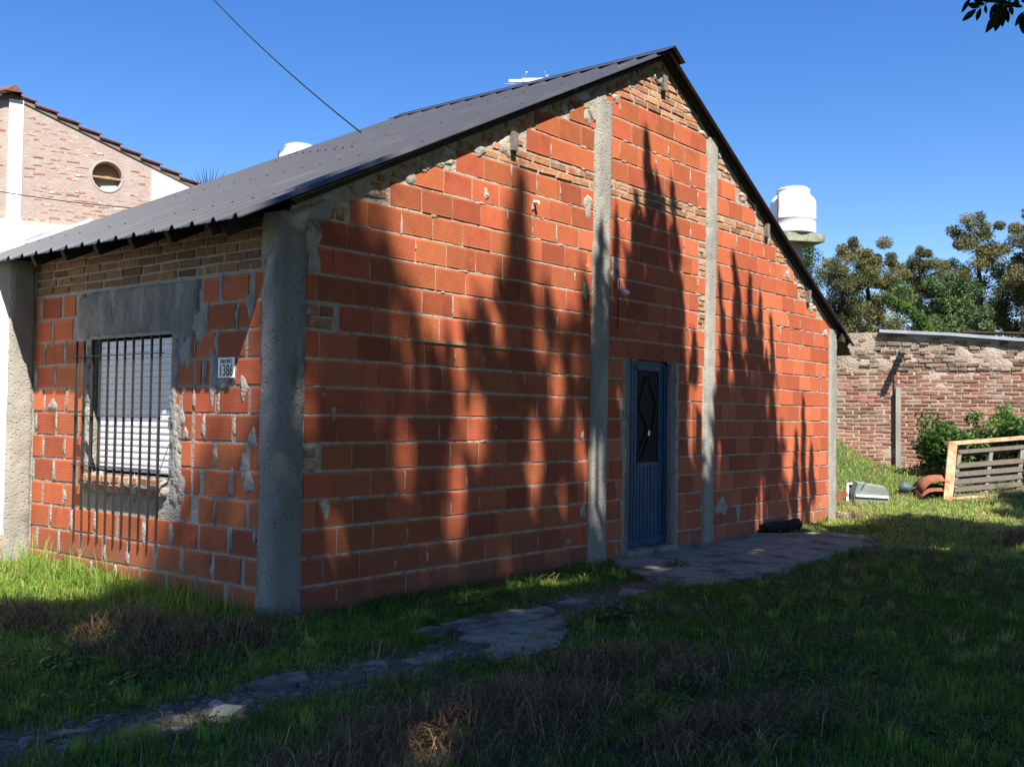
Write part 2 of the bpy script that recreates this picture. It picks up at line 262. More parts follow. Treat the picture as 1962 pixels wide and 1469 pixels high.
def thatch(x, y):
    s = np.zeros(np.asarray(x).shape)
    for cx, cy, rx, ry, a in ((-.75, -2.6, .8, .36, 1), (.2, -2.4, .5, .28, .7), (-1.3, -2.55, .6, .3, .9), (-.85, .25, .4, .28, .9), (-1.2, 1.15, .25, .3, .8), (-.7, -.3, .5, .3, .7), (.6, -2.8, .35, .22, .55), (-.2, -3.4, .6, .22, .7), (8.9, -2.9, .7, .45, 1), (9.7, -.1, .35, .2, .5), (.4, -3.6, .5, .2, .35)):
        s = np.maximum(s, a * np.exp(-((x - cx) / rx) ** 2 - ((y - cy) / ry) ** 2))
    return np.clip(s + .25 * fbm(P3(x, y), .5, 60), 0, 1)
def pathness(x, y): return np.clip(1.0 - rubble_density(x, y) / .36 + .5 * fbm(P3(x, y), .5, 51), 0, 1)
def axis(a, b, step, far):
    return np.concatenate([-np.geomspace(far, -a + .5, 18) if a < 0 else [], np.arange(a, b, step), np.geomspace(b + .5, far, 18)])
gx = axis(-5.5, 17.5, .09, 320); gy = axis(-7, 6, .09, 320); NX, NY = len(gx), len(gy)
GX, GY = np.meshgrid(gx, gy, indexing='ij'); ins = (GX > .3) & (GX < 9.2) & (GY > .3) & (GY < 3.5)
Z = gz(GX, GY); Z = np.where((np.abs(GX) > 40) | (np.abs(GY) > 40), .3, Z)
V = np.stack([GX, GY, Z], -1).reshape(-1, 3)
I = np.arange(NX * NY).reshape(NX, NY); Q = np.stack([I[:-1, :-1], I[1:, :-1], I[1:, 1:], I[:-1, 1:]], -1).reshape(-1, 4)
tag(link('ground', npmesh('ground', V, Q, m=M['ground'], smooth=True, col=np.clip(pathness(V[:, 0], V[:, 1]) * (.75 + .5 * fbm(P3(V[:, 0], V[:, 1]), .3, 50)), 0, 1))), kind='structure')
def rough_slab(name, poly, top, m, label=None):
    # subdivided outline with chipped edge, gently uneven top
    pts = []
    for i in range(len(poly)):
        a = np.array(poly[i]); b = np.array(poly[(i + 1) % len(poly)]); k = max(2, int(np.linalg.norm(b - a) / .09))
        for j in range(k): pts.append(a + (b - a) * j / k + RNG.normal(0, .018, 2))
    mb = MB(); n = len(pts); c = np.mean(pts, 0); rings = [1.0, .97, .8, .6, .4, .2]; vs = []
    for r in rings:
        for q in pts:
            u = c + (q - c) * r; vs.append((u[0], u[1], float(gz(u[0], u[1])) + (top if r < 1 else -.05) + (0.006 * float(vnoise(P3(u[0], u[1]), .2)) if r < 1 else 0)))
    vs.append((c[0], c[1], float(gz(c[0], c[1])) + top)); fs = []
    for k in range(len(rings) - 1):
        for i in range(n): fs.append((k * n + i, k * n + (i + 1) % n, (k + 1) * n + (i + 1) % n, (k + 1) * n + i))
    k = len(rings) - 1
    for i in range(n): fs.append((k * n + i, k * n + (i + 1) % n, len(vs) - 1))
    mb.add(vs, fs); return mb.build(name, m)
tag(rough_slab('pavement', SLAB1, .035, M['slab']), kind='structure')
pth = tag(rough_slab('path', FRAGS[0], .022, M['slab']), kind='structure')
for k, fpoly in enumerate(FRAGS[1:]): o = rough_slab('broken_slab', fpoly, .016 + .006 * ((k * 7) % 3), M['slab']); o.parent = pth

# ------------------------------------------------------------------ brick house
H = .195; PITCH = .345
house = empty('brick_house', (0, 0, 0)); tag(house, 'unplastered orange hollow brick house with grey concrete columns, blue door and dark metal roof', 'house')
def roofz(x): return np.minimum(2.79 + .4855 * np.asarray(x, float), 2.79 + .4855 * 4.85 - .543 * (np.asarray(x, float) - 4.85))
def underside(x): return roofz(x) - .05
# wall bodies (mortar): displaced sheets
def wall_sheet(name, a0, a1, ztop, holes, axis_, m, parent, off=.006, step=.055, amp=.0045):
    na = int((a1 - a0) / step) + 1; A = np.linspace(a0, a1, na); zt = ztop(A); nz = int(zt.max() / step) + 1; T = np.linspace(0, 1, nz)
    AA = np.repeat(A[:, None], nz, 1); ZZ = np.linspace(-.15, zt.max(), nz)[None, :].repeat(na, 0); ZZ = np.minimum(ZZ, zt[:, None])
    for (h0, h1, z0, z1) in holes:   # snap grid lines on the hole borders
        for h in (h0, h1): k = np.argmin(np.abs(A - h)); AA[k, :] = h
        for zz in (z0, z1): k = np.argmin(np.abs(ZZ[na // 2] - zz)); ZZ[:, k] = np.where(ZZ[:, k] < zt - .01, zz, ZZ[:, k])
    D = off + amp * fbm(P3(AA, ZZ, 3.3), .07, 3)
    V = np.stack([AA, D, ZZ], -1) if axis_ == 'x' else np.stack([D, AA, ZZ], -1)
    I = np.arange(na * nz).reshape(na, nz); Q = np.stack([I[:-1, :-1], I[1:, :-1], I[1:, 1:], I[:-1, 1:]], -1)
    ca = (AA[:-1, :-1] + AA[1:, 1:]) / 2; cz = (ZZ[:-1, :-1] + ZZ[1:, 1:]) / 2; keep = (ZZ[:-1, 1:] - ZZ[:-1, :-1] > 1e-4) | (ZZ[1:, 1:] - ZZ[1:, :-1] > 1e-4)
    for (h0, h1, z0, z1) in holes: keep &= ~((ca > h0) & (ca < h1) & (cz > z0) & (cz < z1))
    return link(name, npmesh(name, V.reshape(-1, 3), Q[keep], m=m, smooth=True), parent)
DOOR = (4.285, 5.085, -.2, 1.995); WIN = (1.25, 2.38, .89, 1.95)
gable = wall_sheet('gable_wall', .1, 9.45, lambda x: roofz(x) - .02, [DOOR], 'x', M['mortar'], house)
front = wall_sheet('front_wall', .1, 3.42, lambda y: y * 0 + 2.7, [WIN], 'y', M['mortar_grey'], house)
b = MB()   # wall cores and the unseen walls
b.box(.15, 4.28, .03, .17, -.1, 2.72); b.box(5.09, 9.35, .031, .171, -.1, 2.45); b.box(4.28, 5.09, .032, .168, 2.0, 4.9); b.box(.9, 4.28, .033, .169, 2.72, 3.15); b.box(5.09, 8.2, .034, .167, 2.45, 3.3)
b.box(9.30, 9.45, .2, 3.6, -.1, 2.4); b.box(.1, 9.4, 3.5, 3.66, -.1, 2.45)
b.box(.03, .15, .3, 1.24, -.1, 2.6); b.box(.031, .151, 2.39, 3.4, -.1, 2.6); b.box(.032, .149, 1.24, 2.39, -.1, .87); b.box(.033, .148, 1.24, 2.39, 1.97, 2.6)
v = [(.1, 3.5, 2.4), (9.4, 3.5, 2.4), (4.85, 3.5, 5.0), (.1, 3.64, 2.4), (9.4, 3.64, 2.4), (4.85, 3.64, 5.0)]; b.add(v, [(0, 1, 2), (5, 4, 3)])
b.build('back_wall', M['mortar_grey'], house)

# brick shapes
def brick_mesh(name, L, Hh, D, m, j, ch, plane_):
    mb = MB(); vs = []
    r = lambda s=1: random.uniform(-j, j) * s
    for (sx, sz) in ((-1, -1), (1, -1), (1, 1), (-1, 1)): vs.append((sx * (L / 2 - ch) + r(.6), 0 + r(.3), sz * (Hh / 2 - ch) + r(.6)))
    for k in range(4): sx, sz = ((-1, -1), (1, -1), (1, 1), (-1, 1))[k]; vs.append((sx * L / 2 + r(.5), ch, sz * Hh / 2 + r(.5)))
    for k in range(4): x, y, z = vs[4 + k]; vs.append((x, D, z))
    if plane_ == 'y': vs = [(q[1], -q[0], q[2]) for q in vs]       # faces -X
    fs = [(0, 1, 2, 3)] + [(4 + k, 4 + (k + 1) % 4, (k + 1) % 4, k) for k in range(4)] + [(8 + k, 8 + (k + 1) % 4, 4 + (k + 1) % 4, 4 + k) for k in range(4)]
    mb.add(vs, fs); return mb.mesh(name, m)
HBS = [brick_mesh('hollow_brick', .329, .177, .05, M['hollow_smooth'], .003, .003, 'x') for _ in range(6)]
HB = {a: [brick_mesh('hollow_brick', .329, .177, .05, M['hollow'], .003, .003, a) for _ in range(6)] for a in 'xy'}
SB = {a: [brick_mesh('old_brick', .25, .055, .05, M['solid'], .008, .006, a) for _ in range(8)] for a in 'xy'}
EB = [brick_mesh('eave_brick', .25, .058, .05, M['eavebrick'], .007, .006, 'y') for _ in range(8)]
pieces = []      # (kind, parent, axis, centre a, centre z, length factor, height factor)
def put(kind, parent, ax, a0, a1, z0, z1):
    if a1 - a0 < .035: return
    pieces.append((kind, parent, ax, (a0 + a1) / 2, (z0 + z1) / 2, a1 - a0, z1 - z0))
def course(parent, ax, z0, z1, a0, a1, joint, jw=.014, pitch=PITCH, cut=None, kind='hollow', jj=.006):
    k0 = math.floor((a0 - joint) / pitch) ; x = joint + k0 * pitch; prev = x
    while prev < a1:
        nx = prev + pitch + random.uniform(-jj, jj); s = max(prev + jw / 2 * random.uniform(.6, 1.7), a0 + .004); e = min(nx - jw / 2 * random.uniform(.6, 1.7), a1 - .004)
        if e > s and (cut is None or not cut(s, e, z0, z1)): put(kind, parent, ax, s, e, z0, z1)
        prev = nx
BZ = [i * H for i in range(18)]
J1 = {0: .556, 1: .426, 2: .557, 3: .698, 4: .518, 5: .674, 6: .533, 7: .405, 8: .908, 9: .702, 10: .868, 11: .679, 12: .809, 13: .942, 14: .793, 15: 1.353, 16: 1.925, 17: 1.73, 18: 2.27, 19: 2.4, 20: 2.9, 21: 3.2}
rows = [(i * H + .009, (i + 1) * H - .009, i) for i in range(18)] + [(3.675 + k * .207 + .006, 3.675 + (k + 1) * .207 - .012, 18 + k) for k in range(5)]
def bay_solid(a0, a1, z0, z1, par=gable, ax='x', m='solid', ph=None, cutr=True):
    n = max(1, round((z1 - z0) / .069)); hh = (z1 - z0) / n
    for i in range(n):
        za, zb = z0 + i * hh + .006, z0 + (i + 1) * hh - .007
        def ct(s, e, p, q): return cutr and min(underside(s), underside(e)) < q + .005
        course(par, ax, za, zb, a0, a1, (a0 if ph is None else ph) + (i % 2) * .13 + random.uniform(-.03, .03), .018, .265, ct, m, .02)
NOTCH = {4: .12, 5: .105, 8: .0, 10: .26, 11: .14, 14: .33, 15: .47}    # bits of solid brick beside the corner column, by course
for (z0, z1, i) in rows:
    # bay 1
    a0 = .235 + (.0 if i not in NOTCH else 0)
    if i in (5, 10, 14): 
        wN = {5: .11, 10: .25, 14: .33}[i]; bay_solid(.235, .235 + wN, z0, z1 - .01); a0 = .235 + wN + .05
    if i < 18 or True:
        def cut1(s, e, p, q): return min(underside(s), underside(e)) < q + (.0 if s > 4.6 else -.01)
        if z0 < 4.1 or True: course(gable, 'x', z0, z1, a0, 3.60 + (z0 * .02), J1.get(i, 2.3), .008, PITCH, cut1)
    # bay 2
    if i <= 21:
        if z0 < 1.95: 
            course(gable, 'x', z0, z1, 3.885, 4.175, 3.88 + random.uniform(.05, .3), .016, .345, cut1); course(gable, 'x', z0, z1, 5.255, 5.75, 5.255 + random.uniform(.1, .3), .016, .345, cut1)
        else:
            rs = 5.60 if i in (12, 13, 15, 16) else 5.76
            course(gable, 'x', z0, z1, 3.885 - z0 * .008, rs + z0 * .015, 3.9 + (i % 2) * .17 + random.uniform(-.05, .05), .008, .345, cut1)
            if rs < 5.7: bay_solid(rs + z0 * .015 + .01, 5.77 + z0 * .012, z0, z1)
    # bay 3
    course(gable, 'x', z0, z1, 6.0 + z0 * .012, 9.215, 6.0 + (i % 2) * .172 + random.uniform(-.04, .04), .008, .345, cut1)
# the two rows of solid bricks between, and the top of the gable
for a0, a1 in ((1.75, 3.66), (3.86, 5.81), (6.06, 7.6)): bay_solid(a0, a1, 3.515, 3.665)
bay_solid(3.84, 5.86, 4.505, 5.15)
# solid bricks filling the steps under both roof slopes
occ = [(p[3] - p[5] / 2, p[3] + p[5] / 2, p[4] - p[6] / 2, p[4] + p[6] / 2) for p in pieces if p[1] is gable and p[4] > 2.3]
def free(s, e, z0, z1): return not any(s < b_ and e > a_ and z0 < d_ and z1 > c_ for a_, b_, c_, d_ in occ)
zz = 2.55
while zz < 4.9:
    x = .25 + random.uniform(0, .1)
    while x < 9.2:
        L = random.uniform(.1, .25)
        if not any(abs(x + L / 2 - c) < .13 + L / 2 for c in (3.75, 5.92)) and min(underside(x), underside(x + L)) > zz + .07 and max(underside(x), underside(x + L)) - zz < .62 and free(x - .01, x + L + .01, zz, zz + .066) and random.random() < .8:
            put('solid', gable, 'x', x, x + L, zz + .005, zz + .058)
        x += L + .016
    zz += .068
occ += [(p[3] - p[5] / 2, p[3] + p[5] / 2, p[4] - p[6] / 2, p[4] + p[6] / 2) for p in pieces if p[1] is gable and p[0] == 'solid' and p[4] > 2.3]
zz = 2.6
while zz < 5.0:
    x = .3 + random.uniform(0, .1)
    while x < 9.2:
        L = random.uniform(.05, .13)
        if not any(abs(x + L / 2 - c) < .12 + L / 2 for c in (3.75, 5.92)) and min(underside(x), underside(x + L)) > zz + .055 and max(underside(x), underside(x + L)) - zz < .5 and free(x - .006, x + L + .006, zz - .004, zz + .054): put('solid', gable, 'x', x, x + L, zz, zz + .05)
        x += L + .012
    zz += .061
# front wall: hollow courses left and right of the window, old bricks under the eaves
for i in range(12):
    z0, z1 = i * H + .010, (i + 1) * H - .010; jw = .038
    ph = (i % 2) * .18 + random.uniform(-.03, .03)
    if z1 < .72: course(front, 'y', z0, z1, .155, 3.33, .155 + ph, jw, .36)
    else:
        course(front, 'y', z0, z1, .155, 0.93 if z1 > .8 and z0 < 1.9 else .86, .12 + ph, jw, .36)
        if z0 < 1.9: course(front, 'y', z0, z1, .96, 1.2 - (.03 if i % 3 else .1), .2 + ph, jw, .36)
        course(front, 'y', z0, z1, 2.50 if i % 2 else 2.44, 3.33, 2.60 + ph, jw, .36) if z0 < 1.9 else course(front, 'y', z0, z1, 2.66, 3.33, 2.7 + ph, jw, .36)
n = 5
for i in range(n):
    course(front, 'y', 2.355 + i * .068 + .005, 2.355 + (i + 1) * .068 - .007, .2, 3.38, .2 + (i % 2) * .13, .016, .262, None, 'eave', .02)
# short bricks of the rough sill below the shutter
for i in range(2):
    x = 1.3
    while x < 2.36:
        L = random.uniform(.06, .17)
        if random.random() < .8: put('sill', front, 'y', x, x + L, .745 + i * .07, .80 + i * .07)
        x += L + .02
# choose what becomes single objects
def place(pc, single=True, coll=None):
    kind, par, ax, a, z, L, Hh = pc
    proud = random.uniform(-.003, .003) if kind == 'hollow' else random.uniform(-.006, .004)
    if kind == 'sill': proud -= .034
    me = random.choice(HBS if (ax == 'x' and a > 5.9) else HB[ax]) if kind == 'hollow' else (random.choice(EB) if kind == 'eave' else random.choice(SB[ax]))
    bl, bh = (.329, .177) if kind == 'hollow' else ((.25, .058) if kind == 'eave' else (.25, .055))
    loc = (a, proud, z) if ax == 'x' else (proud, a, z); sc = (L / bl, 1, Hh / bh) if ax == 'x' else (1, L / bl, Hh / bh)
    j = .004 if kind == 'hollow' else .03
    rot = (0, random.uniform(-j, j), 0) if ax == 'x' else (random.uniform(-j, j), 0, 0)
    if single:
        return link({'hollow': 'hollow_brick', 'sill': 'old_brick', 'solid': 'old_brick', 'eave': 'old_brick'}[kind], me, par, loc, rot, sc)
    coll.append((me, loc, sc))
def size(pc):
    kind, par, ax, a, z, L, Hh = pc; q = (a, 0, z) if ax == 'x' else (0, a, z); X, Y, D = proj(q)
    f = abs(CR[0] * 1 if ax == 'x' else CR[1]) * L / D * Hh / D; return f if (-100 < X < 2062 and -100 < Y < 1569) else 0
def joined(name, items, m, parent):
    Vs = []; Fs = []; n = 0; Tn = []
    for me, loc, sc in items:
        vv = np.array([q.co[:] for q in me.vertices]) * np.array(sc) + np.array(loc); Vs.append(vv); Fs.append(np.array([p.vertices[:] for p in me.polygons]) + n); n += len(vv); Tn.append(np.full(len(vv), random.random()))
    return tag(link(name, npmesh(name, np.concatenate(Vs), np.concatenate(Fs), m=m, col=np.concatenate(Tn)), parent), kind='stuff')
for kinds in (('hollow',), ('solid', 'eave', 'sill')):
    ps = sorted([q for q in pieces if q[0] in kinds], key=size, reverse=True)
    for q in ps[:298]: place(q)
    rest = {}
    for q in ps[298:]:
        rest.setdefault(q[1].name, []); place(q, False, rest[q[1].name])
    for nm, it in rest.items(): joined('hollow_bricks' if kinds[0] == 'hollow' else 'old_bricks', it, M['hollow_far'] if kinds[0] == 'hollow' else M['solid'], bpy.data.objects[nm])
# mortar blobs squeezed out of the joints
def blob(mb, ax, a, z, wA, hZ, t):
    n = 14; pts = []; ph = random.uniform(0, 6)
    for k in range(n):
        th = 2 * math.pi * k / n; r = 1 + .22 * math.sin(3 * th + ph) + .12 * math.sin(5 * th + 2 * ph) + random.uniform(-.08, .08); pts.append((a + wA * r * math.cos(th), z + hZ * r * math.sin(th)))
    def P(u, w_, d): return (u, d, w_) if ax == 'x' else (d, u, w_)
    vs = [P(u, w_, .004) for u, w_ in pts]
    for f, hh in ((.86, .35), (.6, .85), (.3, 1.0)): vs += [P(a + (u - a) * f, z + (w_ - z) * f, -t * .8 * hh + random.uniform(-.0015, .0015)) for u, w_ in pts]
    vs.append(P(a, z, -t * .85)); fs = [(k * n + i, k * n + (i + 1) % n, (k + 1) * n + (i + 1) % n, (k + 1) * n + i) for k in range(3) for i in range(n)] + [(3 * n + i, 3 * n + (i + 1) % n, 4 * n) for i in range(n)]
    if ax == 'y': fs = [f[::-1] for f in fs]
    mb.add(vs, fs)
mb = MB()
for q in [q for q in pieces if q[1] is front and q[0] == 'hollow' and q[5] > .2]:
    if random.random() < .85: blob(mb, 'y', q[3] + q[5] / 2 + .015, q[4] + random.uniform(-.03, .02), random.uniform(.012, .032), random.uniform(.06, .105), random.uniform(.006, .012))
for _ in range(12): blob(mb, 'y', random.uniform(.96, 1.25), random.uniform(.7, 1.95), random.uniform(.03, .07), random.uniform(.04, .12), .009)
for _ in range(10): blob(mb, 'y', random.uniform(2.38, 2.5), random.uniform(.62, 1.95), random.uniform(.02, .05), random.uniform(.05, .12), .01)
for y, z, a, c in ((.3, 2.12, .05, .09), (.25, 1.2, .05, .07), (.28, .9, .06, .08), (.33, 1.0, .05, .1), (.2, .55, .03, .05), (.72, 1.62, .05, .2), (.36, 1.55, .04, .1), (.9, 2.0, .1, .12), (.62, 1.58, .12, .04), (3.0, 1.42, .08, .05), (1.7, .78, .03, .1), (1.35, .75, .05, .08), (2.0, .8, .1, .05)): blob(mb, 'y', y, z, a, c, .012)
tag(mb.build('mortar_smears', M['mortar_grey'], front, True), kind='stuff')
mb = MB()
for q in [q for q in pieces if q[1] is gable and q[0] == 'hollow' and q[5] > .15]:
    if random.random() < .30: blob(mb, 'x', q[3] + q[5] / 2 + .007, q[4] + random.uniform(-.05, .05), random.uniform(.005, .013), random.uniform(.02, .08), random.uniform(.003, .006))
    if random.random() < .25: blob(mb, 'x', q[3] + random.uniform(-.1, .1), q[4] - .1, random.uniform(.02, .07), random.uniform(.008, .014), .004)
for x, z, a, c in ((.45, 1.0 - .3, .03, .07), (.43, .73, .04, .05), (.47, 2.88, .14, .06), (.75, 3.0, .14, .06), (1.2, 3.2, .1, .07), (1.5, 3.37, .12, .06), (3.55, 3.35, .07, .12), (2.1, 3.2, .03, .05), (2.72, 3.19, .02, .03), (.28, 2.6, .07, .16), (.3, 2.42, .06, .1), (.5, 1.38, .02, .06), (3.5, 1.2, .02, .05), (3.3, .25, .05, .03), (3.52, .5, .04, .07), (2.35, 3.65, .1, .1), (2.0, 3.55, .08, .06), (4.0, 4.47, .06, .05), (3.53, 4.2, .06, .09), (3.5, 4.3, .1, .06), (7.35, 3.62, .07, .12), (7.9, 3.2, .09, .08), (8.6, 2.85, .1, .07), (9.1, 2.55, .1, .06), (3.53, 2.55, .05, .09), (6.2, .4, .15, .1), (6.6, .3, .05, .12)): blob(mb, 'x', x, z, a, c, .012)
for k in range(40):
    x = random.uniform(.4, 9.2); blob(mb, 'x', x, float(underside(x)) - random.uniform(.02, .14), random.uniform(.04, .13), random.uniform(.02, .05), random.uniform(.006, .014))
tag(mb.build('mortar_smears', M['mortar'], gable, True), kind='stuff')

# concrete columns
def rough_column(name, prof, z0, z1f, m, parent, amp=.008, step=.035, lean=0, seed=1, flare=0):
    # prof: open outline (x,y); lofted upwards with noise
    P = []
    for i in range(len(prof) - 1):
        a, b_ = np.array(prof[i], float), np.array(prof[i + 1], float); k = max(1, int(np.linalg.norm(b_ - a) / .03))
        for j in range(k): P.append(a + (b_ - a) * j / k)
    P.append(np.array(prof[-1], float)); P = np.array(P); c = P.mean(0); n = len(P); zmax = max(z1f(q[0]) for q in P); nz = int((zmax - z0) / step) + 2
    T = np.linspace(z0, zmax, nz); VV = np.zeros((nz, n, 3))
    for k, z in enumerate(T):
        fl = 1 + flare * math.exp(-max(z, 0) / .09); Q_ = c + (P - c) * fl; Q_ = Q_ + np.array([lean * z, 0])
        VV[k, :, 0] = Q_[:, 0]; VV[k, :, 1] = Q_[:, 1]; VV[k, :, 2] = np.minimum(z, [z1f(q) for q in Q_[:, 0]])
    N = fbm(VV, .12, seed) * amp + np.where(vnoise(VV, .04, seed + 5) > .42, -.013, 0) * (vnoise(VV, .3, seed + 9) > -.1)
    D = VV - np.concatenate([np.broadcast_to(c, (nz, n, 2)), VV[:, :, 2:]], -1); D = D / (np.linalg.norm(D, axis=-1, keepdims=True) + 1e-6); VV = VV + D * N[..., None]
    I = np.arange(nz * n).reshape(nz, n); Qf = np.stack([I[:-1, :-1], I[:-1, 1:], I[1:, 1:], I[1:, :-1]], -1).reshape(-1, 4)
    return link(name, npmesh(name, VV.reshape(-1, 3), Qf, m=m, smooth=True), parent)
rz = lambda x: float(roofz(x)) - .03
rough_column('corner_column', [(-.0, .165), (-.018, .15), (-.022, .04), (-.008, -.012), (.03, -.024), (.10, -.018), (.16, -.024), (.215, -.018), (.232, .01), (.24, .05)], -.1, lambda x: min(rz(x), 2.72), M['cornercol'], house, amp=.011, step=.028, seed=2, flare=.1)
rough_column('column', [(3.59, .03), (3.60, -.015), (3.64, -.03), (3.84, -.03), (3.875, -.012), (3.88, .03)], -.1, lambda x: 4.40, M['concrete'], house, amp=.012, lean=.012, seed=4, flare=.25)
rough_column('column', [(5.76, .03), (5.765, -.012), (5.79, -.024), (5.96, -.024), (5.99, -.01), (5.995, .03)], -.1, lambda x: min(4.5, rz(x)), M['concrete'], house, amp=.014, lean=.014, seed=6, flare=.15)
rough_column('column', [(9.215, .03), (9.22, -.015), (9.25, -.02), (9.44, -.02), (9.465, .0), (9.47, .15)], -.1, lambda x: min(2.62, rz(x)), M['concrete'], house, amp=.009, seed=8)
rough_column('column', [(.03, 3.33), (-.01, 3.335), (-.025, 3.36), (-.025, 3.45), (0, 3.52)][::-1], -.1, lambda x: 2.68, M['mortar_grey'], house, amp=.008, seed=12)
# trowelled capital over the corner column, light render on the gable shoulder
mb = MB()
def patch(mb, ax, poly, t, amp=.005, back=.012, ring=4, st=.022):
    # trowelled skin: a grid cut to a ragged outline, its rim sinking into the wall
    px = [p_[0] for p_ in poly]; pz = [p_[1] for p_ in poly]; A_ = np.arange(min(px) - st * 2, max(px) + st * 2, st); Z_ = np.arange(min(pz) - st * 2, max(pz) + st * 2, st); AA, ZZ = np.meshgrid(A_, Z_, indexing='ij')
    AA = AA + RNG.normal(0, st * .13, AA.shape); ZZ = ZZ + RNG.normal(0, st * .13, ZZ.shape); n1 = .022 * fbm(P3(AA, ZZ, 1.7), .09, 31); n2 = .022 * fbm(P3(AA, ZZ, 7.7), .09, 32)
    ins_ = inpoly(AA + n1, ZZ + n2, poly); cell = ins_[:-1, :-1] & ins_[1:, :-1] & ins_[1:, 1:] & ins_[:-1, 1:]
    full = np.ones(AA.shape, bool); c_ = np.pad(cell, 1); full = c_[:-1, :-1] & c_[1:, :-1] & c_[:-1, 1:] & c_[1:, 1:]
    D = np.where(full, -t + amp * fbm(P3(AA, ZZ), .10, 21) + amp * .5 * fbm(P3(AA, ZZ), .03, 22), back); idx = -np.ones(AA.shape, int); used = np.zeros(AA.shape, bool)
    for a_, b_ in ((0, 0), (1, 0), (0, 1), (1, 1)): used[a_:a_ + cell.shape[0], b_:b_ + cell.shape[1]] |= cell
    idx[used] = np.arange(used.sum()); V = np.stack([AA[used], D[used], ZZ[used]] if ax == 'x' else [D[used], AA[used], ZZ[used]], -1)
    Qd = np.stack([idx[:-1, :-1], idx[1:, :-1], idx[1:, 1:], idx[:-1, 1:]], -1)[cell]
    if ax == 'y': Qd = Qd[:, ::-1]
    mb.add([tuple(v_) for v_ in V], [tuple(int(k_) for k_ in q_) for q_ in Qd])
patch(mb, 'x', [(-.02, 2.62), (.0, 2.72), (.15, 2.79), (.42, 2.90), (.45, 2.84), (.44, 2.72), (.42, 2.66), (.36, 2.69), (.30, 2.64), (.24, 2.66), (.2, 2.56), (.1, 2.58)], .033, .004)
mb.build('column_capital', M['mortar_grey'], house, True)
mb = MB(); patch(mb, 'x', [(4.6, 4.86), (4.7, 4.95), (4.86, 5.04), (5.0, 4.95), (4.95, 4.82), (4.75, 4.78)], .014); mb.build('render_patch', M['mortar'], gable, True)
mb = MB(); patch(mb, 'x', [(3.54, 4.16), (3.50, 4.36), (3.66, 4.52), (3.84, 4.60), (3.87, 4.30), (3.80, 4.26), (3.72, 4.22), (3.66, 4.12)], .012)
mb.build('render_patch', M['mortar'], gable, True)
mb = MB(); patch(mb, 'y', [(.86, 1.95), (.88, 2.2), (.86, 2.345), (1.2, 2.365), (1.8, 2.36), (2.4, 2.35), (2.63, 2.34), (2.635, 2.1), (2.62, 1.96), (2.5, 1.93), (2.38, 1.955), (1.9, 1.955), (1.25, 1.955), (1.18, 1.9), (1.0, 1.88), (.93, 1.92)], .008, .012, ring=7)
mb.build('render_patch', M['render'], front, True)
mb = MB(); patch(mb, 'y', [(1.25, .92), (1.25, 1.93), (1.12, 1.93), (1.13, 1.5), (1.10, 1.1), (1.05, .95), (1.0, .76), (1.1, .74), (1.2, .8)], .009, .008); mb.build('window_surround', M['mortar_grey'], front, True); mb = MB(); patch(mb, 'y', [(2.385, .9), (2.385, 1.93), (2.48, 1.93), (2.46, 1.5), (2.5, 1.2), (2.46, .9), (2.44, .7), (2.4, .7)], .014, .008)
mb.build('window_surround', M['mortar_grey'], front, True)
mb = MB(); patch(mb, 'y', [(1.2, .72), (1.24, .80), (1.25, .885), (1.8, .89), (2.38, .89), (2.42, .8), (2.41, .71), (2.2, .70), (1.8, .712), (1.5, .70)], .030, .012, ring=5)
mb.build('rough_sill', M['mortar_grey'], front, True)
# door surround and threshold
mb = MB(); patch(mb, 'x', [(4.2, .05), (4.285, .05), (4.287, 1.99), (4.23, 2.02), (4.205, 1.8), (4.22, 1.0)], .012, .008); patch(mb, 'x', [(5.085, .03), (5.24, .0), (5.19, 1.0), (5.20, 1.9), (5.19, 2.03), (5.083, 1.99)], .014, .01); patch(mb, 'x', [(4.18, 2.0), (5.2, 1.992), (5.2, 2.035), (4.7, 2.04), (4.22, 2.045)], .014, .006)
for x0, x1 in ((4.26, 4.287), (5.083, 5.11)): mb.box(x0, x1, 0.0, .12, .05, 2.0)
mb.box(4.27, 5.10, 0.0, .12, 1.993, 2.03)
mb.build('door_surround', M['cornercol'], gable, True)
mb = MB(); mb.box(4.2, 5.15, -.06, .14, -.05, .085, .008); mb.build('threshold', M['slab'], gable)
# door
door = MB(); door.box(4.29, 5.08, .082, .108, .09, 1.985); dleaf = door.build('door', M['blue'], house)
# window opening within the leaf: dark glass set proud, blue stiles around it
mb = MB(); mb.box(4.52, 4.93, .068, .083, .93, 1.86); mb.build('door_glass', M['glass'], dleaf)
mb = MB()
for x0, x1 in ((4.29, 4.35), (5.02, 5.08)): mb.box(x0, x1, .045, .083, .09, 1.985)
mb.box(4.35, 5.02, .046, .083, 1.92, 1.985); mb.box(4.35, 5.02, .046, .083, .09, .17)
mb.build('door_frame', M['blueframe'], dleaf)
for x0, x1, z0, z1 in ((4.35, 4.52, .17, 1.92), (4.93, 5.02, .17, 1.92)):
    k = 3 if x1 - x0 > .1 else 2
    for i in range(k):
        mb = MB(); a = x0 + (x1 - x0) * i / k; mb.box(a + .006, a + (x1 - x0) / k - .006, .058, .083, z0, z1); mb.build('door_slat', M['blueframe'], dleaf)
for i in range(6):
    mb = MB(); a = 4.52 + .41 * i / 6; mb.box(a + .006, a + .41 / 6 - .006, .06, .083, .17, .89); mb.build('door_slat', M['blueframe'], dleaf)
mb = MB(); mb.box(4.51, 4.94, .05, .083, .89, .93); mb.box(4.51, 4.94, .05, .083, 1.86, 1.92); mb.build('glazing_rail', M['blueframe'], dleaf)
mb = MB()
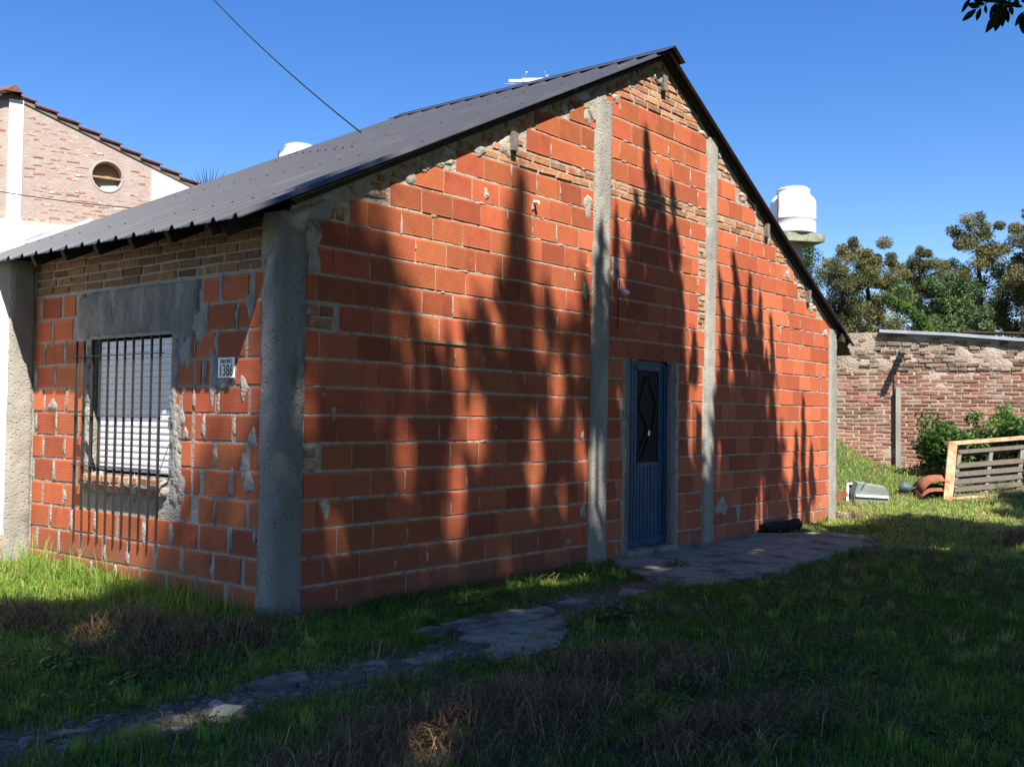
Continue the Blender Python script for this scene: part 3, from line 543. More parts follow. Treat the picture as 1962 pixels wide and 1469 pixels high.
for a_, b_ in (((4.54, 1.0), (4.74, 1.27)), ((4.62, .97), (4.82, 1.27)), ((4.74, 1.27), (4.56, 1.5)), ((4.82, 1.27), (4.9, 1.5)), ((4.56, 1.5), (4.7, 1.8)), ((4.9, 1.5), (4.74, 1.8))): mb.bar((a_[0], .058, a_[1]), (b_[0], .058, b_[1]), .01, .01)
mb.build('door_scroll', M['iron'], dleaf)
mb = MB(); mb.box(4.72, 4.745, .045, .06, 1.2, 1.25); mb.build('door_handle', M['zinc'], dleaf)
# window: shutter, frame, grille
shut = MB(); shut.box(1.27, 2.36, .062, .09, .9, 1.95); sh = shut.build('roller_shutter', M['white_pvc'], house)
ns = 21
for i in range(ns):
    mb = MB(); z0 = .905 + i * 1.03 / ns; z1 = z0 + 1.03 / ns - .002
    pr = [(0, .0600), (.12, .0565), (.5, .0545), (.88, .0565), (1, .0600)]; vs = []
    for y in (1.285, 2.345):
        for t, x in pr: vs.append((x, y, z0 + t * (z1 - z0)))
    mb.add(vs, [(i2, i2 + 1, i2 + 6, i2 + 5) for i2 in range(4)]); mb.build('shutter_slat', M['white_pvc'], sh, True)
mb = MB(); mb.box(1.252, 1.282, .02, .085, .9, 1.95); mb.box(2.348, 2.378, .02, .085, .9, 1.95); mb.box(1.252, 2.378, .03, .086, .892, .91)
mb.build('window_frame', M['white_pvc'], house)
mb = MB(); mb.box(1.255, 2.40, -.012, .05, 1.935, 1.958); mb.build('lintel_strip', mat('tan_lintel_strip', (.33, .25, .15), (.25, .19, .12), ns=20), house)
gr = empty('window_grille', (-.1, 1.8, .6)); tag(gr, 'dark iron grille of upright bars standing off the white shuttered window', 'window grille')
for i in range(11):
    y = 1.225 + i * .1205 - 1.8; mb = MB(); e = random.uniform(-.006, .006)
    mb.bar((0, y, -.01 + e), (0, y + random.uniform(-.004, .004), 1.335 + e), .015, .012); mb.build('upright_bar', M['iron'], gr)
for z in (.345, .735, 1.205):
    mb = MB(); mb.box(-.017, .016, -.59, .65, z - .0025, z + .0025); mb.build('cross_bar', M['iron'], gr)
    for y in (-.585, .645): mb = MB(); mb.box(.0, .13, y - .008, y + .008, z - .006, z - .003); mb.build('wall_stay', M['iron'], gr)
# number plate
pl = empty('house_number_plate', (-.012, .54, 1.685), 0); tag(pl, 'white enamel street number plate reading 1386 beside the barred window', 'number plate')
mb = MB(); mb.box(-.006, .0, -.095, .095, -.07, .07); mb.build('plate', M['enamel'], pl)
mb = MB(); mb.box(0, .014, -.088, .088, -.064, .064); mb.build('backing_board', M['timber'], pl)
def text(s, size, w_, z, parent, name, sx=.75):
    cu = bpy.data.curves.new(name, 'FONT'); cu.body = s; cu.size = size; cu.align_x = 'CENTER'; cu.align_y = 'CENTER'; cu.extrude = .0008; cu.offset = w_
    t = bpy.data.objects.new(name + '_source', cu); COL.objects.link(t); bpy.context.view_layer.update()
    me = bpy.data.meshes.new_from_object(t.evaluated_get(bpy.context.evaluated_depsgraph_get())); bpy.data.objects.remove(t); me.materials.clear(); me.materials.append(M['ink'])
    o = link(name, me, parent, (-.0072, 0, z), (math.pi / 2, 0, -math.pi / 2), (sx, 1, 1)); return o
text('1386', .115, .0014, -.022, pl, 'number_lettering', .72); text('ORDOÑEZ', .04, .0004, .043, pl, 'street_lettering', .72)
# wall lamp with its hanging wire, pipe stubs
lamp = empty('wall_lamp', (4.0, -.01, 2.79)); tag(lamp, 'small bulb holder hanging from a mortar patch on the gable above the door', 'lamp')
mb = MB(); blob(mb, 'x', 0, .01, .07, .12, .012); mb.build('mortar_patch', M['mortar_grey'], lamp, True)
mb = MB(); mb.tube([(.02, -.012, .02), (.03, -.03, -.08), (.035, -.028, -.16), (.04, -.012, -.3), (.04, -.008, -.55)], .005); mb.build('wire', M['cable'], lamp)
mb = MB(); mb.tube([(.035, -.03, -.15), (.05, -.075, -.19)], .018, 8); mb.build('socket', M['ceramic'], lamp)
mb = MB(); mb.tube([(.05, -.075, -.19), (.06, -.1, -.21), (.067, -.118, -.224)], [.014, .026, .010], 8); mb.build('bulb', M['enamel'], lamp, True)
mb = MB(); mb.tube([(2.74, .02, 3.245), (2.74, -.05, 3.235)], .018, 8); mb.build('pipe_stub', M['ceramic'], gable)
# roof
def roof_sheet(y0, y1, x0, x1, side, name='roof_sheet'):
    prof = []; y = y0
    ribs = np.arange(-.071, 3.9, .2375)
    ys = [(y0, 0)]
    for r in ribs:
        for dy, h in ((0, 0), (.018, .028), (.044, .028), (.062, 0), (.118, 0), (.124, .004), (.136, .004), (.142, 0), (.184, 0), (.19, .004), (.202, .004), (.208, 0)):
            yy = r + dy
            if y0 + .001 < yy < y1 - .001: ys.append((yy, h))
    ys.append((y1, 0)); ys = sorted(ys); vs = []; n = len(ys); X = [x0, x1]
    for t in (0, -.006):
        for x in X:
            for (yy, h) in ys: vs.append((x, yy, float(2.80 + .4855 * x if side < 0 else 2.80 + .4855 * 4.85 - .543 * (x - 4.85)) + h + t))
    fs = []
    for k in range(n - 1): fs += [(k, k + 1, n + k + 1, n + k), (2 * n + k, 3 * n + k, 3 * n + k + 1, 2 * n + k + 1), (k, 2 * n + k, 2 * n + k + 1, k + 1), (n + k, n + k + 1, 3 * n + k + 1, 3 * n + k)]
    fs += [(0, n, 3 * n, 2 * n), (n - 1, 3 * n - 1, 4 * n - 1, 2 * n - 1)]
    mb = MB(); mb.add(vs, fs); return mb.build(name, M['roof'], roof)
roof = MB(); roof.box(4.81, 4.89, .0, 3.7, 4.88, 5.03); roof = roof.build('roof', M['rafter'], house)
for y in (.35, 3.45):
    for a_, b_ in (((-.2, y, 2.60), (4.78, y, 5.02)), ((4.92, y, 5.0), (9.6, y, 2.46))): mb = MB(); mb.bar(a_, b_, .05, .1); mb.build('rafter', M['rafter'], roof)
br = [-.105, .91, 1.92, 2.93, 3.80]
for i in range(4): roof_sheet(br[i], br[i + 1] , -.385, 4.85, -1); roof_sheet(br[i], br[i + 1], 4.85, 9.86, 1)
mb = MB(); yr = (-.16, 3.86)      # ridge cap: two wings resting on the rib tops
zr = 2.80 + .4855 * 4.85
for s, sl in ((-1, .4855), (1, .543)):
    a = (4.85, zr + .040); c_ = (4.85 + s * .21, zr - sl * .21 + .036)
    vs = [(a[0], yr[0], a[1]), (a[0], yr[1], a[1]), (c_[0], yr[1], c_[1]), (c_[0], yr[0], c_[1])]; vs += [(x, y, z - .004) for x, y, z in vs]
    mb.add(vs, [(0, 1, 2, 3), (7, 6, 5, 4), (0, 3, 7, 4), (1, 5, 6, 2), (2, 6, 7, 3)])
mb.tube([(4.85, yr[0], zr + .034), (4.85, yr[1], zr + .034)], .014, 8)
mb.build('ridge_cap', M['roof'], roof)
mb = MB()
for x in (.1, 1.3, 2.5, 3.7, 4.6):
    for r in np.arange(-.071, 3.75, .2375):
        if random.random() < .75: mb.box(x - .006, x + .006, r + .025, r + .037, 2.80 + .4855 * x + .027, 2.80 + .4855 * x + .034)
tag(mb.build('roof_screws', M['iron'], roof), kind='stuff')
# rafter tails under the eaves, purlin ends on the gable
for y in (2.85, 2.36, 1.87, 1.38, .90, .42):
    mb = MB(); mb.bar((-.27, y, 2.60), (.1, y, 2.78), .05, .10); mb.build('rafter_tail', M['rafter'], roof)
for x, z in ((1.2, 3.29), (2.42, 3.70), (4.86, 4.83), (7.27, 3.66), (8.5, 2.98)):
    if x == 1.2: continue
    mb = MB(); mb.box(x - .035, x + .035, -.045, .1, z - .075, z + .085, .002); mb.build('purlin_end', M['timber'], roof)
mb = MB()     # dark packing under the verge
mb.bar((.1, .0, 2.79), (4.85, .0, 5.10), .05, .03); mb.bar((4.85, .0, 5.10), (9.8, .0, 2.42), .05, .03)
mb.build('verge_batten', M['rafter'], roof)
mb = MB(); mb.box(9.50, 9.62, -.07, .05, 2.46, 2.58, .01); mb.build('purlin_end', M['rafter'], roof)
# olive gutter board beyond the right corner
mb = MB(); mb.add([(9.45, -.02, 2.62), (9.98, -.02, 2.34), (9.98, 1.2, 2.34), (9.45, 1.2, 2.62), (9.45, -.02, 2.58), (9.98, -.02, 2.30), (9.98, 1.2, 2.30), (9.45, 1.2, 2.58)], [(0, 1, 2, 3), (7, 6, 5, 4), (0, 4, 5, 1), (1, 5, 6, 2), (2, 6, 7, 3), (3, 7, 4, 0)])
mb.build('soffit_board', mat('olive_board', (.16, .14, .08), (.12, .11, .07), ns=8), roof)
# mastic patches of pale foil under the verge
mb = MB()
for x, z, a, c in ((3.15, 4.17, .06, .04), (3.45, 4.36, .16, .05), (4.2, 4.68, .03, .04), (1.62, 3.46, .06, .04), (7.0, 3.92, .05, .1), (6.1, 4.35, .05, .05), (8.6, 2.95, .06, .03)): blob(mb, 'x', x, z, a, c, .016)
mb.build('foil_flashing', mat('pale_foil', (.5, .52, .56), (.3, .32, .36), rough=.5, ns=12), gable, True)

# ------------------------------------------------------------------ white neighbouring wall on the left
nw = empty('white_side_wall', (-.9, 3.45, 0)); tag(nw, 'whitewashed side wall with a damp stained foot, left of the front window', 'wall')
mb = MB(); mb.box(-1.2, .87, -.1, .1, .32, 2.66); mb.build('plaster', M['white_wall'], nw)
mb = MB(); mb.box(-1.2, .87, -.104, .1, -.15, .32, .004); mb.build('stained_foot', M['dirty_wall'], nw)
rough_column('rough_edge', [(.67, -.08), (.68, -.112), (.72, -.12), (.87, -.122), (.898, -.112), (.90, -.08)], -.1, lambda x: 2.64, M['concrete'], nw, amp=.010, seed=15)

# ------------------------------------------------------------------ neighbour's brick house at the left
LN = math.radians(-14.47)
nh = empty('neighbour_house', (4.987, 11.245, 0), LN); tag(nh, 'pale lime-washed brick house with tiled roof and round window behind the dark metal roof', 'house')
slope = (5.53 - 6.62) / (1.65 + 1.48)
def nroof(x): return 6.60 + slope * (x + 1.48) if x > -1.48 else 6.60 + .35 * (x + 1.48)
mb = MB(); C0 = (.05, 5.45); RR = .25     # facade sheet with a round hole: ring of quads then outer polygon
N_ = 40; ring = [(C0[0] + RR * math.cos(2 * math.pi * k / N_), C0[1] + RR * math.sin(2 * math.pi * k / N_)) for k in range(N_)]
def outer(th):
    dx, dz = math.cos(th), math.sin(th); t = 9
    for k in range(1, 900):
        t = k * .01; x, z = C0[0] + dx * t, C0[1] + dz * t
        if x < -3.4 or x > 4.2 or z < 0 or z > nroof(x) - .05: break
    return (C0[0] + dx * t, C0[1] + dz * t)
outp = [outer(2 * math.pi * k / N_) for k in range(N_)]
vs = [(x, 0, z) for x, z in ring] + [(x, 0, z) for x, z in outp] + [(x, .16, z) for x, z in ring]
mb.add(vs, [(k, (k + 1) % N_, N_ + (k + 1) % N_, N_ + k) for k in range(N_)] + [((k + 1) % N_, k, 2 * N_ + k, 2 * N_ + (k + 1) % N_) for k in range(N_)])
nfac = mb.build('brick_facade', M['neighmortar'], nh)
mb = MB(); mb.box(-3.4, 4.2, .2, 6.5, 0, 4.6); mb.build('house_body', M['white_wall'], nh)
mb = MB(); mb.box(-1.54, -1.32, -.05, .05, 3.0, 6.5); mb.build('pilaster', M['white_wall'], nh)
mb = MB(); vs = [(.8, -.04, 4.4), (2.6, -.04, 4.4), (2.6, -.04, nroof(2.6) - .1), (.8, -.04, nroof(.8) - .14)]; vs += [(x, .05, z) for x, _, z in vs]; mb.add(vs, [(0, 1, 2, 3), (1, 5, 6, 2), (4, 0, 3, 7), (3, 2, 6, 7)]); mb.build('pilaster', M['white_wall'], nh)
mb = MB(); mb.box(-3.4, 4.2, -.06, .04, 0, 4.5); mb.build('white_lower_wall', M['white_wall'], nh)
NB = [brick_mesh('facade_brick', .22, .036, .04, M['neighbrick'], .009, .004, 'x') for _ in range(10)]
items = []; z = 4.55; r_ = 0
while z < 6.5:
    x = -2.6 + (r_ % 2) * .13
    while x < .8:
        L = random.uniform(.12, .23)
        if nroof(x) - .18 > z and nroof(x + L) - .18 > z and not (-1.56 < x + L / 2 < -1.2 and x + L > -1.54) and math.hypot(x + L / 2 - C0[0], z - C0[1]) > RR + .16 and not (x + L > -1.57 and x < -1.3) and x + L < .79 and random.random() < .8:
            items.append((x + L / 2, z, L))
        x += .265
    z += .071; r_ += 1
items.sort(key=lambda q: abs(q[0] + .4)); 
for x, z, L in items[:298]: link('facade_brick', random.choice(NB), nfac, (x, -random.uniform(.0, .006), z + random.uniform(-.004, .004)), (0, random.uniform(-.03, .03), 0), (L / .22, 1, random.uniform(.7, 1.25)))
if items[298:]:
    joined('facade_bricks', [(random.choice(NB), (x, -.003, z), (L / .22, 1, 1)) for x, z, L in items[298:]], M['neighbrick'], nfac)
mb = MB(); patch(mb, 'x', [(C0[0] + (RR + .09) * math.cos(t) * (1 + .1 * math.sin(3 * t)), C0[1] + (RR + .09) * math.sin(t)) for t in np.linspace(0, 2 * math.pi, 16, False)], .01)
# window ring + pane + shelf
mb = MB(); n = 40; vs = []
for r, y in ((RR + .04, .002), (RR + .03, -.008), (RR + .0, -.010), (RR - .012, .1)):
    for k in range(n): t = 2 * math.pi * k / n; vs.append((C0[0] + r * math.cos(t), y, C0[1] + r * math.sin(t)))
mb.add(vs, [(i * n + k, i * n + (k + 1) % n, (i + 1) * n + (k + 1) % n, (i + 1) * n + k) for i in range(3) for k in range(n)])
wr = mb.build('round_window', M['neighmortar'], nh, True)
mb = MB(); mb.add([(C0[0] + RR * math.cos(2 * math.pi * k / n), .13, C0[1] + RR * math.sin(2 * math.pi * k / n)) for k in range(n)], [tuple(range(n))]); mb.build('pane', mat('brown_pane', (.30, .19, .12), (.22, .14, .09), ns=5, rough=.6), wr)  # pane in mottled brown
mb = MB(); mb.box(C0[0] - RR, C0[0] + RR, .03, .12, C0[1] - .03, C0[1] + .0); mb.build('shelf', mat('wood_shelf', (.42, .28, .18), (.3, .2, .13), ns=12), wr)
mb = MB(); mb.obox((C0[0] + .04, .07, C0[1] - .20), (.13, 0, .02), (0, .03, 0), (0, 0, .05)); mb.build('curtain', mat('pale_blue_cloth', (.35, .55, .6), ns=12), wr)
# tiled roof: overlapping tiles on the verge, plus plain slopes
mb = MB(); L_ = 4.3
for x0, x1 in ((-3.6, -1.48), (-1.48, 4.3)):
    vs = [(x0, -.02, nroof(x0)), (x1, -.02, nroof(x1) if x1 > -1.48 else 6.6), (x1, 6.5, nroof(x1) if x1 > -1.48 else 6.6), (x0, 6.5, nroof(x0))]; vs += [(x, y, z - .07) for x, y, z in vs]
    mb.add(vs, [(0, 1, 2, 3), (7, 6, 5, 4), (0, 4, 5, 1), (1, 5, 6, 2), (2, 6, 7, 3), (3, 7, 4, 0)])
nr = mb.build('roof', mat('brown_roof_boards', (.20, .16, .13), (.14, .11, .09), ns=6), nh)  # boards in plain brown, mottled at random
pt = .37; x = -1.50
d = np.array([1, slope]) / math.hypot(1, slope)
for k in range(12):
    for j, y in enumerate((.06, .28, .5)):
        mb = MB(); a = np.array([-1.50 + k * pt * d[0], 6.60 + .028 + k * pt * d[1]]); b2 = a + d * (pt + .04) + np.array([0, .012]) ; a = a + np.array([0, .0])
        vs = []; n = 6
        for (q, lift, rr_) in ((a, -.03, .085), (b2, .025, .10)):
            for i in range(n + 1):
                t = math.pi * i / n; vs.append((q[0], y + .11 * math.cos(t), q[1] + lift + .032 * math.sin(t)))
        vs += [(x_, y_, z_ - .018) for x_, y_, z_ in vs]; m_ = n + 1
        fs = [(i, i + 1, m_ + i + 1, m_ + i) for i in range(n)] + [(2 * m_ + i, 3 * m_ + i, 3 * m_ + i + 1, 2 * m_ + i + 1) for i in range(n)] + [(m_ + i, m_ + i + 1, 3 * m_ + i + 1, 3 * m_ + i) for i in range(n)] + [(i, 2 * m_ + i, 2 * m_ + i + 1, i + 1) for i in range(n)]
        mb.add(vs, fs); mb.build('roof_tile', M['tile'], nr)
for k in range(4):
    mb = MB(); mb.tube([(-1.50 - k * .36, -.1, 6.66 - k * .12), (-1.50 - (k + 1) * .36, -.1, 6.63 - (k + 1) * .12)], [.05, .06], 8); mb.build('roof_tile', M['tile'], nr)
mb = MB(); mb.add([(-1.62, -.16, 6.60), (-1.36, -.16, 6.60), (-1.48, -.16, 6.72), (-1.62, .4, 6.60), (-1.36, .4, 6.60), (-1.48, .4, 6.76)], [(0, 1, 2), (5, 4, 3), (0, 2, 5, 3), (1, 4, 5, 2)]); mb.build('ridge_tile', M['tile'], nr)
# zinc flashing between the two roofs
mb = MB(); vs = []; n = 15
for i in range(n):
    x = -.5 + i * .09
    for k, (y, h) in enumerate(((3.80, .03), (3.86, .05), (3.95, .035), (4.05, .05))): vs.append((x, y, 2.80 + .4855 * x + h + random.uniform(-.012, .012)))
mb.add(vs, [(i * 4 + k, (i + 1) * 4 + k, (i + 1) * 4 + k + 1, i * 4 + k + 1) for i in range(n - 1) for k in range(3)])
o = mb.build('zinc_flashing', M['zinc'], None, True); tag(o, 'crumpled silver flashing strip along the far edge of the dark metal roof', 'flashing')
md = o.modifiers.new('s', 'SOLIDIFY'); md.thickness = .003

# ------------------------------------------------------------------ boundary wall at the back right
BW = empty('boundary_brick_wall', (14.85, 1.01, 0), math.atan2(WT[1], WT[0])); tag(BW, 'weathered old brick boundary wall with crumbling top course at the back of the yard', 'wall')
# local x runs along the wall (to the left in view), local -y ... faces: camera is on local +y side
cams = 1
def wtop(s): return 2.98 + .10 * np.clip(s + .3, -1.9, .2) * 1.0 + .02
mb = MB()
def wl(s, dpt, z): return (s, dpt, z)
SX = np.arange(-6.4, 3.0, .12); TZ = np.linspace(0, 1, 36); AA, TT = np.meshgrid(SX, TZ, indexing='ij'); ZZ = .05 + TT * (wtop(AA) - .05)
YY = .0 + .012 * fbm(P3(AA, ZZ), .25, 40) + np.where(ZZ > 2.35, .04 * (fbm(P3(AA, ZZ), .22, 44)) + .01, 0)
I = np.arange(AA.size).reshape(AA.shape); Q = np.stack([I[:-1, :-1], I[:-1, 1:], I[1:, 1:], I[1:, :-1]], -1).reshape(-1, 4)
wb = link('wall_core', npmesh('wall_core', np.stack([AA, YY, ZZ], -1).reshape(-1, 3), Q, m=M['wallmortar'], smooth=True), BW)
mb = MB(); mb.box(-6.4, 2.9, -.3, -.04, 0, 2.75); mb.build('wall_back', M['wallmortar'], BW)
def wallbrick(name, L, hh, m, j):
    me = brick_mesh(name, L, hh, .05, m, j, .006, 'x'); 
    for q in me.vertices: q.co.y = -q.co.y; 
    for q in me.vertices: q.co.x = -q.co.x
    return me
WBR = [wallbrick('wall_brick', .25, .057, M['wallbrick'], .009) for _ in range(10)]; TBR = [wallbrick('rubble_brick', .2, .06, M['topbrick'], .014) for _ in range(10)]
items = []; z = .2; r_ = 0
while z < 2.32:
    s = -6.3 + (r_ % 2) * .13 + random.uniform(-.02, .02)
    while s < 1.6:
        L = random.uniform(.22, .255); items.append((WBR, s + L / 2, random.uniform(.004, .016), z + random.uniform(-.004, .004), L / .25, random.uniform(.85, 1.12))); s += .268
    z += .0715; r_ += 1
z = 2.34
while z < 3.05:
    s = -6.3 + random.uniform(0, .1)
    while s < 1.6:
        L = random.uniform(.1, .24)
        if z < wtop(s) - .03 and random.random() < .85: items.append((TBR, s + L / 2, random.uniform(.0, .03), z + random.uniform(-.006, .006), L / .2, random.uniform(.8, 1.25)))
        s += L + .02
    z += .078
def vis(it):
    loc = np.array([14.85, 1.01]) + WT * it[1]; X, Y, D = proj((loc[0], loc[1], it[3])); q = float(gz(*(loc - WN * .3)))
    return -(abs(X - 1790) + (0 if it[3] > q else 4000) + (3000 if X < 1606 else 0))
items.sort(key=vis, reverse=True)
def rest_join(name, its, m):
    if its: joined(name, [(random.choice(a), (s, y, z), (sx, 1, sz)) for a, s, y, z, sx, sz in its], m, wb)
for nm, arr in (('wall_brick', WBR), ('rubble_brick', TBR)):
    its = [i for i in items if i[0] is arr]
    for a, s, y, z, sx, sz in its[:296]: link(nm, random.choice(a), wb, (s, y, z), (0, random.uniform(-.03, .03), random.uniform(-.04, .04) if arr is TBR else 0), (sx, 1, sz))
    rest_join(nm + 's', its[296:], M['wallbrick_far'] if arr is WBR else M['topbrick'])
mb = MB()    # whitish coping / roof edge
for s0, s1 in ((.25, -1.0), (-1.0, -2.2), (-2.2, -3.3)):
    pass
cp = [(.32, wtop(.32) + .0), (-.9, wtop(-.9) + .0), (-2.0, wtop(-2.0)), (-6.4, wtop(-2.0) - .2)]
for (s0, z0), (s1, z1) in zip(cp[:-1], cp[1:]): mb.bar((s0, .02, z0 + .025), (s1, .02, z1 + .025), .16, .055)
mb.build('coping', mat('pale_coping', (.36, .39, .43), (.27, .29, .33), ns=5), BW)
mb = MB()
mb.bar((-1.1, -.25, wtop(-1.1) + .10), (-6.4, -.25, wtop(-2.0) + .0), .4, .03); mb.build('roof_edge', M['rafter'], BW)
pst = empty('concrete_post', (14.80, .98, 0), 0); tag(pst, 'slim concrete post with rusty rod sticking out, standing against the boundary wall', 'post')
mb = MB(); mb.obox((0, 0, 1.22), (WT[0] * .045, WT[1] * .045, 0), (WN[0] * .05, WN[1] * .05, 0), (0, 0, .80)); mb.build('post_shaft', M['concrete'], pst)
mb = MB(); mb.tube([(-.02, .03, 1.9), (-.02, .03, 2.32)], .012); mb.build('rod', M['rustsheet'], pst)
sv = empty('protruding_beam_end', (14.83, .92, 2.66)); tag(sv, 'short grey beam end jutting from the boundary wall above the post', 'beam end')
mb = MB(); mb.obox((-.94 * .17, -.342 * .17, 0), (WT[0] * .045, WT[1] * .045, 0), (WN[0] * .2, WN[1] * .2, 0), (0, 0, .04)); mb.build('beam', M['timber'], sv)

# ------------------------------------------------------------------ yard clutter
def G(x, y, dz=0): return (x, y, float(gz(x, y)) + dz)
def frame_axes(A, B, T):          # origin A, x towards B, z towards T
    A, B, T = map(np.array, (A, B, T)); x = B - A; y = T - A; return A, x / np.linalg.norm(x), np.linalg.norm(x), y / np.linalg.norm(y), np.linalg.norm(y)
A = scr(16.6, 1808, 958); B = scr(16.9, 1990, 972); T = scr(17.1, 1818, 850)
gA = float(gz(A[0], A[1])); A[2] = gA - .0; B[2] = float(gz(B[0], B[1]))
_, ux, lx, uz, lz = frame_axes(A, B, T)
uy = np.cross(uz, ux)
fr = empty('rusty_metal_frame', tuple(A)); tag(fr, 'leaning angle-iron frame with flaking cream paint and rust in front of the grey pallet', 'metal frame')
def loc(o, a, b_, c=0): return a * ux + b_ * uz + c * uy
for nm, a0, b0, a1, b1, wd in (('upright', .07, 0, .07, lz, .15), ('upright', lx - .07, 0, lx - .07, lz, .13), ('top_rail', .0, lz, lx, lz - .0, .07), ('bottom_rail', .1, .03, lx, .0, .04)):
    mb = MB(); mb.bar(loc(0, a0, b0), loc(0, a1, b1), .03, wd, up=tuple(uz if 'rail' in nm else ux)); mb.build(nm, M['rust'], fr)
pa = empty('wooden_pallet', tuple(A + ux * .16)); tag(pa, 'grey weathered slatted pallet leaning behind the rusty frame', 'pallet')
sgn = -1 if (uy @ CW) > 0 else 1
back = uy * (1 if (uy @ CW) > 0 else -1)
PW = lx - .42
for k, b_ in enumerate((.08, .22, .36, .50, .66, .93)):
    mb = MB(); mb.bar(back * .10 + ux * (.02 - b_ * -.06) + uz * b_, back * .10 + ux * (PW) + uz * (b_ + .0), .02, .085, up=tuple(uz)); mb.build('slat', M['pallet'], pa)
for a_ in (.06, PW / 2, PW - .06):
    mb = MB(); mb.bar(back * .16 + ux * a_ + uz * .02, back * .16 + ux * (a_ + .06) + uz * .98, .09, .06, up=tuple(ux)); mb.build('bearer', M['timber'], pa)
for k, b_ in enumerate((.1, .45, .93)):
    mb = MB(); mb.bar(back * .22 + ux * .02 + uz * b_, back * .22 + ux * (PW) + uz * b_, .02, .085, up=tuple(uz)); mb.build('slat', M['pallet'], pa)
# grey casing and white tray
p0 = scr(16.6, 1662, 925); p0[2] = float(gz(p0[0], p0[1]))
mb = MB(); mb.obox((0, 0, .14), CR * .29 + np.array((0, 0, -.0)), np.array((CW[0], CW[1], 0)) * .09, (0, 0, .14)); mb2 = mb
o = empty('grey_appliance_casing', tuple(p0 + CR * .05)); tag(o, 'dented grey metal casing lying in the grass next to the white tray', 'appliance casing')
mb = MB(); vs = []
for i, (a, c) in enumerate(((-.27, 0), (.27, -.02), (.28, .12), (.24, .24), (-.22, .32), (-.28, .14))): vs.append((CR * a + np.array((0, 0, c))) - np.array((CW[0], CW[1], 0)) * .06)
vs = vs + [q + np.array((CW[0], CW[1], 0)) * .22 + np.array((0, 0, .03)) for q in vs]; n = 6
mb.add(vs, [tuple(range(n)), tuple(range(n, 2 * n))[::-1]] + [(i, n + i, n + (i + 1) % n, (i + 1) % n) for i in range(n)]); mb.build('casing', M['greybox'], o)
mb = MB(); mb.bar(CR * -.26 + np.array((0, 0, .13)) - CW * .075, CR * .26 + np.array((0, 0, .10)) - CW * .075, .02, .035); mb.build('pale_edge', M['enamel'], o)
q0 = scr(16.7, 1637, 940); q0[2] = float(gz(q0[0], q0[1])); o = empty('white_tray', tuple(q0)); tag(o, 'white-rimmed shallow tray tipped on its side left of the grey casing', 'tray')
ty = np.array((0, 0, 1.)) + np.array((CW[0], CW[1], 0)) * .35; ty /= np.linalg.norm(ty)
for a0, b0, a1, b1 in ((-.12, 0, -.08, .3), (.10, 0, .12, .3), (-.12, .01, .1, .01), (-.08, .3, .12, .3)): mb = MB(); mb.bar(CR * a0 + ty * b0, CR * a1 + ty * b1, .05, .03, up=tuple(ty)); mb.build('rim', M['enamel'], o)
mb = MB(); mb.add([CR * -.1 + CW * .03, CR * .1 + CW * .03, CR * .12 + ty * .3 + CW * .03, CR * -.08 + ty * .3 + CW * .03], [(0, 1, 2, 3)]); mb.build('base', M['timber'], o)
q0 = scr(17.2, 1735, 908); q0[2] = float(gz(q0[0], q0[1])) + .08; mb = MB(); mb.lathe([(.01, -.14), (.11, -.1), (.15, 0), (.13, .08), (.06, .14), (.01, .15)], (0, 0, 0), 14)
for i, q in enumerate(mb.v): mb.v[i] = tuple(np.array(q) * (1 + .12 * math.sin(i * 1.7)) * np.array((.95, .8, .62)))
o = mb.build('blue_plastic_drum', M['bluebag'], None, True, loc=tuple(q0)); tag(o, 'crumpled blue-grey plastic bundle in the grass at the foot of the concrete post', 'plastic bundle')
q0 = scr(16.9, 1788, 930); q0[2] = float(gz(q0[0], q0[1])); o = empty('rusted_sheet_pile', tuple(q0)); tag(o, 'bent rusty red sheets heaped left of the leaning frame', 'scrap pile')
for k in range(2):
    mb = MB(); n = 9; vs = []; DD = np.array((CW[0], CW[1], 0))
    for i in range(n):
        t = i / (n - 1); hgt = (.30 - .10 * k) * math.sin(.25 + t * 2.5) ** .8 + .015 * math.sin(9 * t)
        for dd_, lf in ((-.16 - .06 * k, -.05), (.05, .04), (.3, .0)): vs.append(CR * (-.24 + .56 * t - .04 * k) + DD * dd_ + np.array((0, 0, .03 + hgt + lf - .06 * k)))
    mb.add(vs, [(3 * i + e, 3 * i + 3 + e, 3 * i + 4 + e, 3 * i + 1 + e) for i in range(n - 1) for e in (0, 1)]); s_ = mb.build('bent_sheet', M['rustsheet'], o, True); md = s_.modifiers.new('s', 'SOLIDIFY'); md.thickness = .006
q0 = scr(16.2, 1608, 926); q0[2] = float(gz(q0[0], q0[1])) + .08; mb = MB(); mb.bar(-CR * .35 + np.array((0, 0, -.1)), CR * .12 + np.array((0, 0, .12)), .05, .1); o = mb.build('old_plank', M['rustsheet'], None, loc=tuple(q0)); tag(o, 'reddish plank propped in the grass just past the end column of the gable', 'plank')
a = np.array(G(7.05, -.1, .075)); b_ = np.array(G(7.78, -.2, .075)); mb = MB(); pts = [a + (b_ - a) * t + np.array((0, 0, .006 * math.sin(9 * t))) for t in np.linspace(0, 1, 7)]; mb.tube(pts, [.078, .08, .082, .076, .08, .082, .076], 5)
o = mb.build('charred_log', M['black'], None); tag(o, 'short black log lying on the slab against the gable foot', 'log')
sticks = MB(); q0 = scr(16.6, 1690, 905); 
sticks.tube([scr(16.4, 1662, 913), scr(16.6, 1675, 895), scr(16.8, 1686, 889)], .008, 5); sticks.tube([scr(16.8, 1686, 889), scr(16.6, 1690, 905)], .006, 5)
o = sticks.build('dry_stick', M['straw'], None); tag(o, 'thin bent dry stick standing behind the grey casing', 'stick')

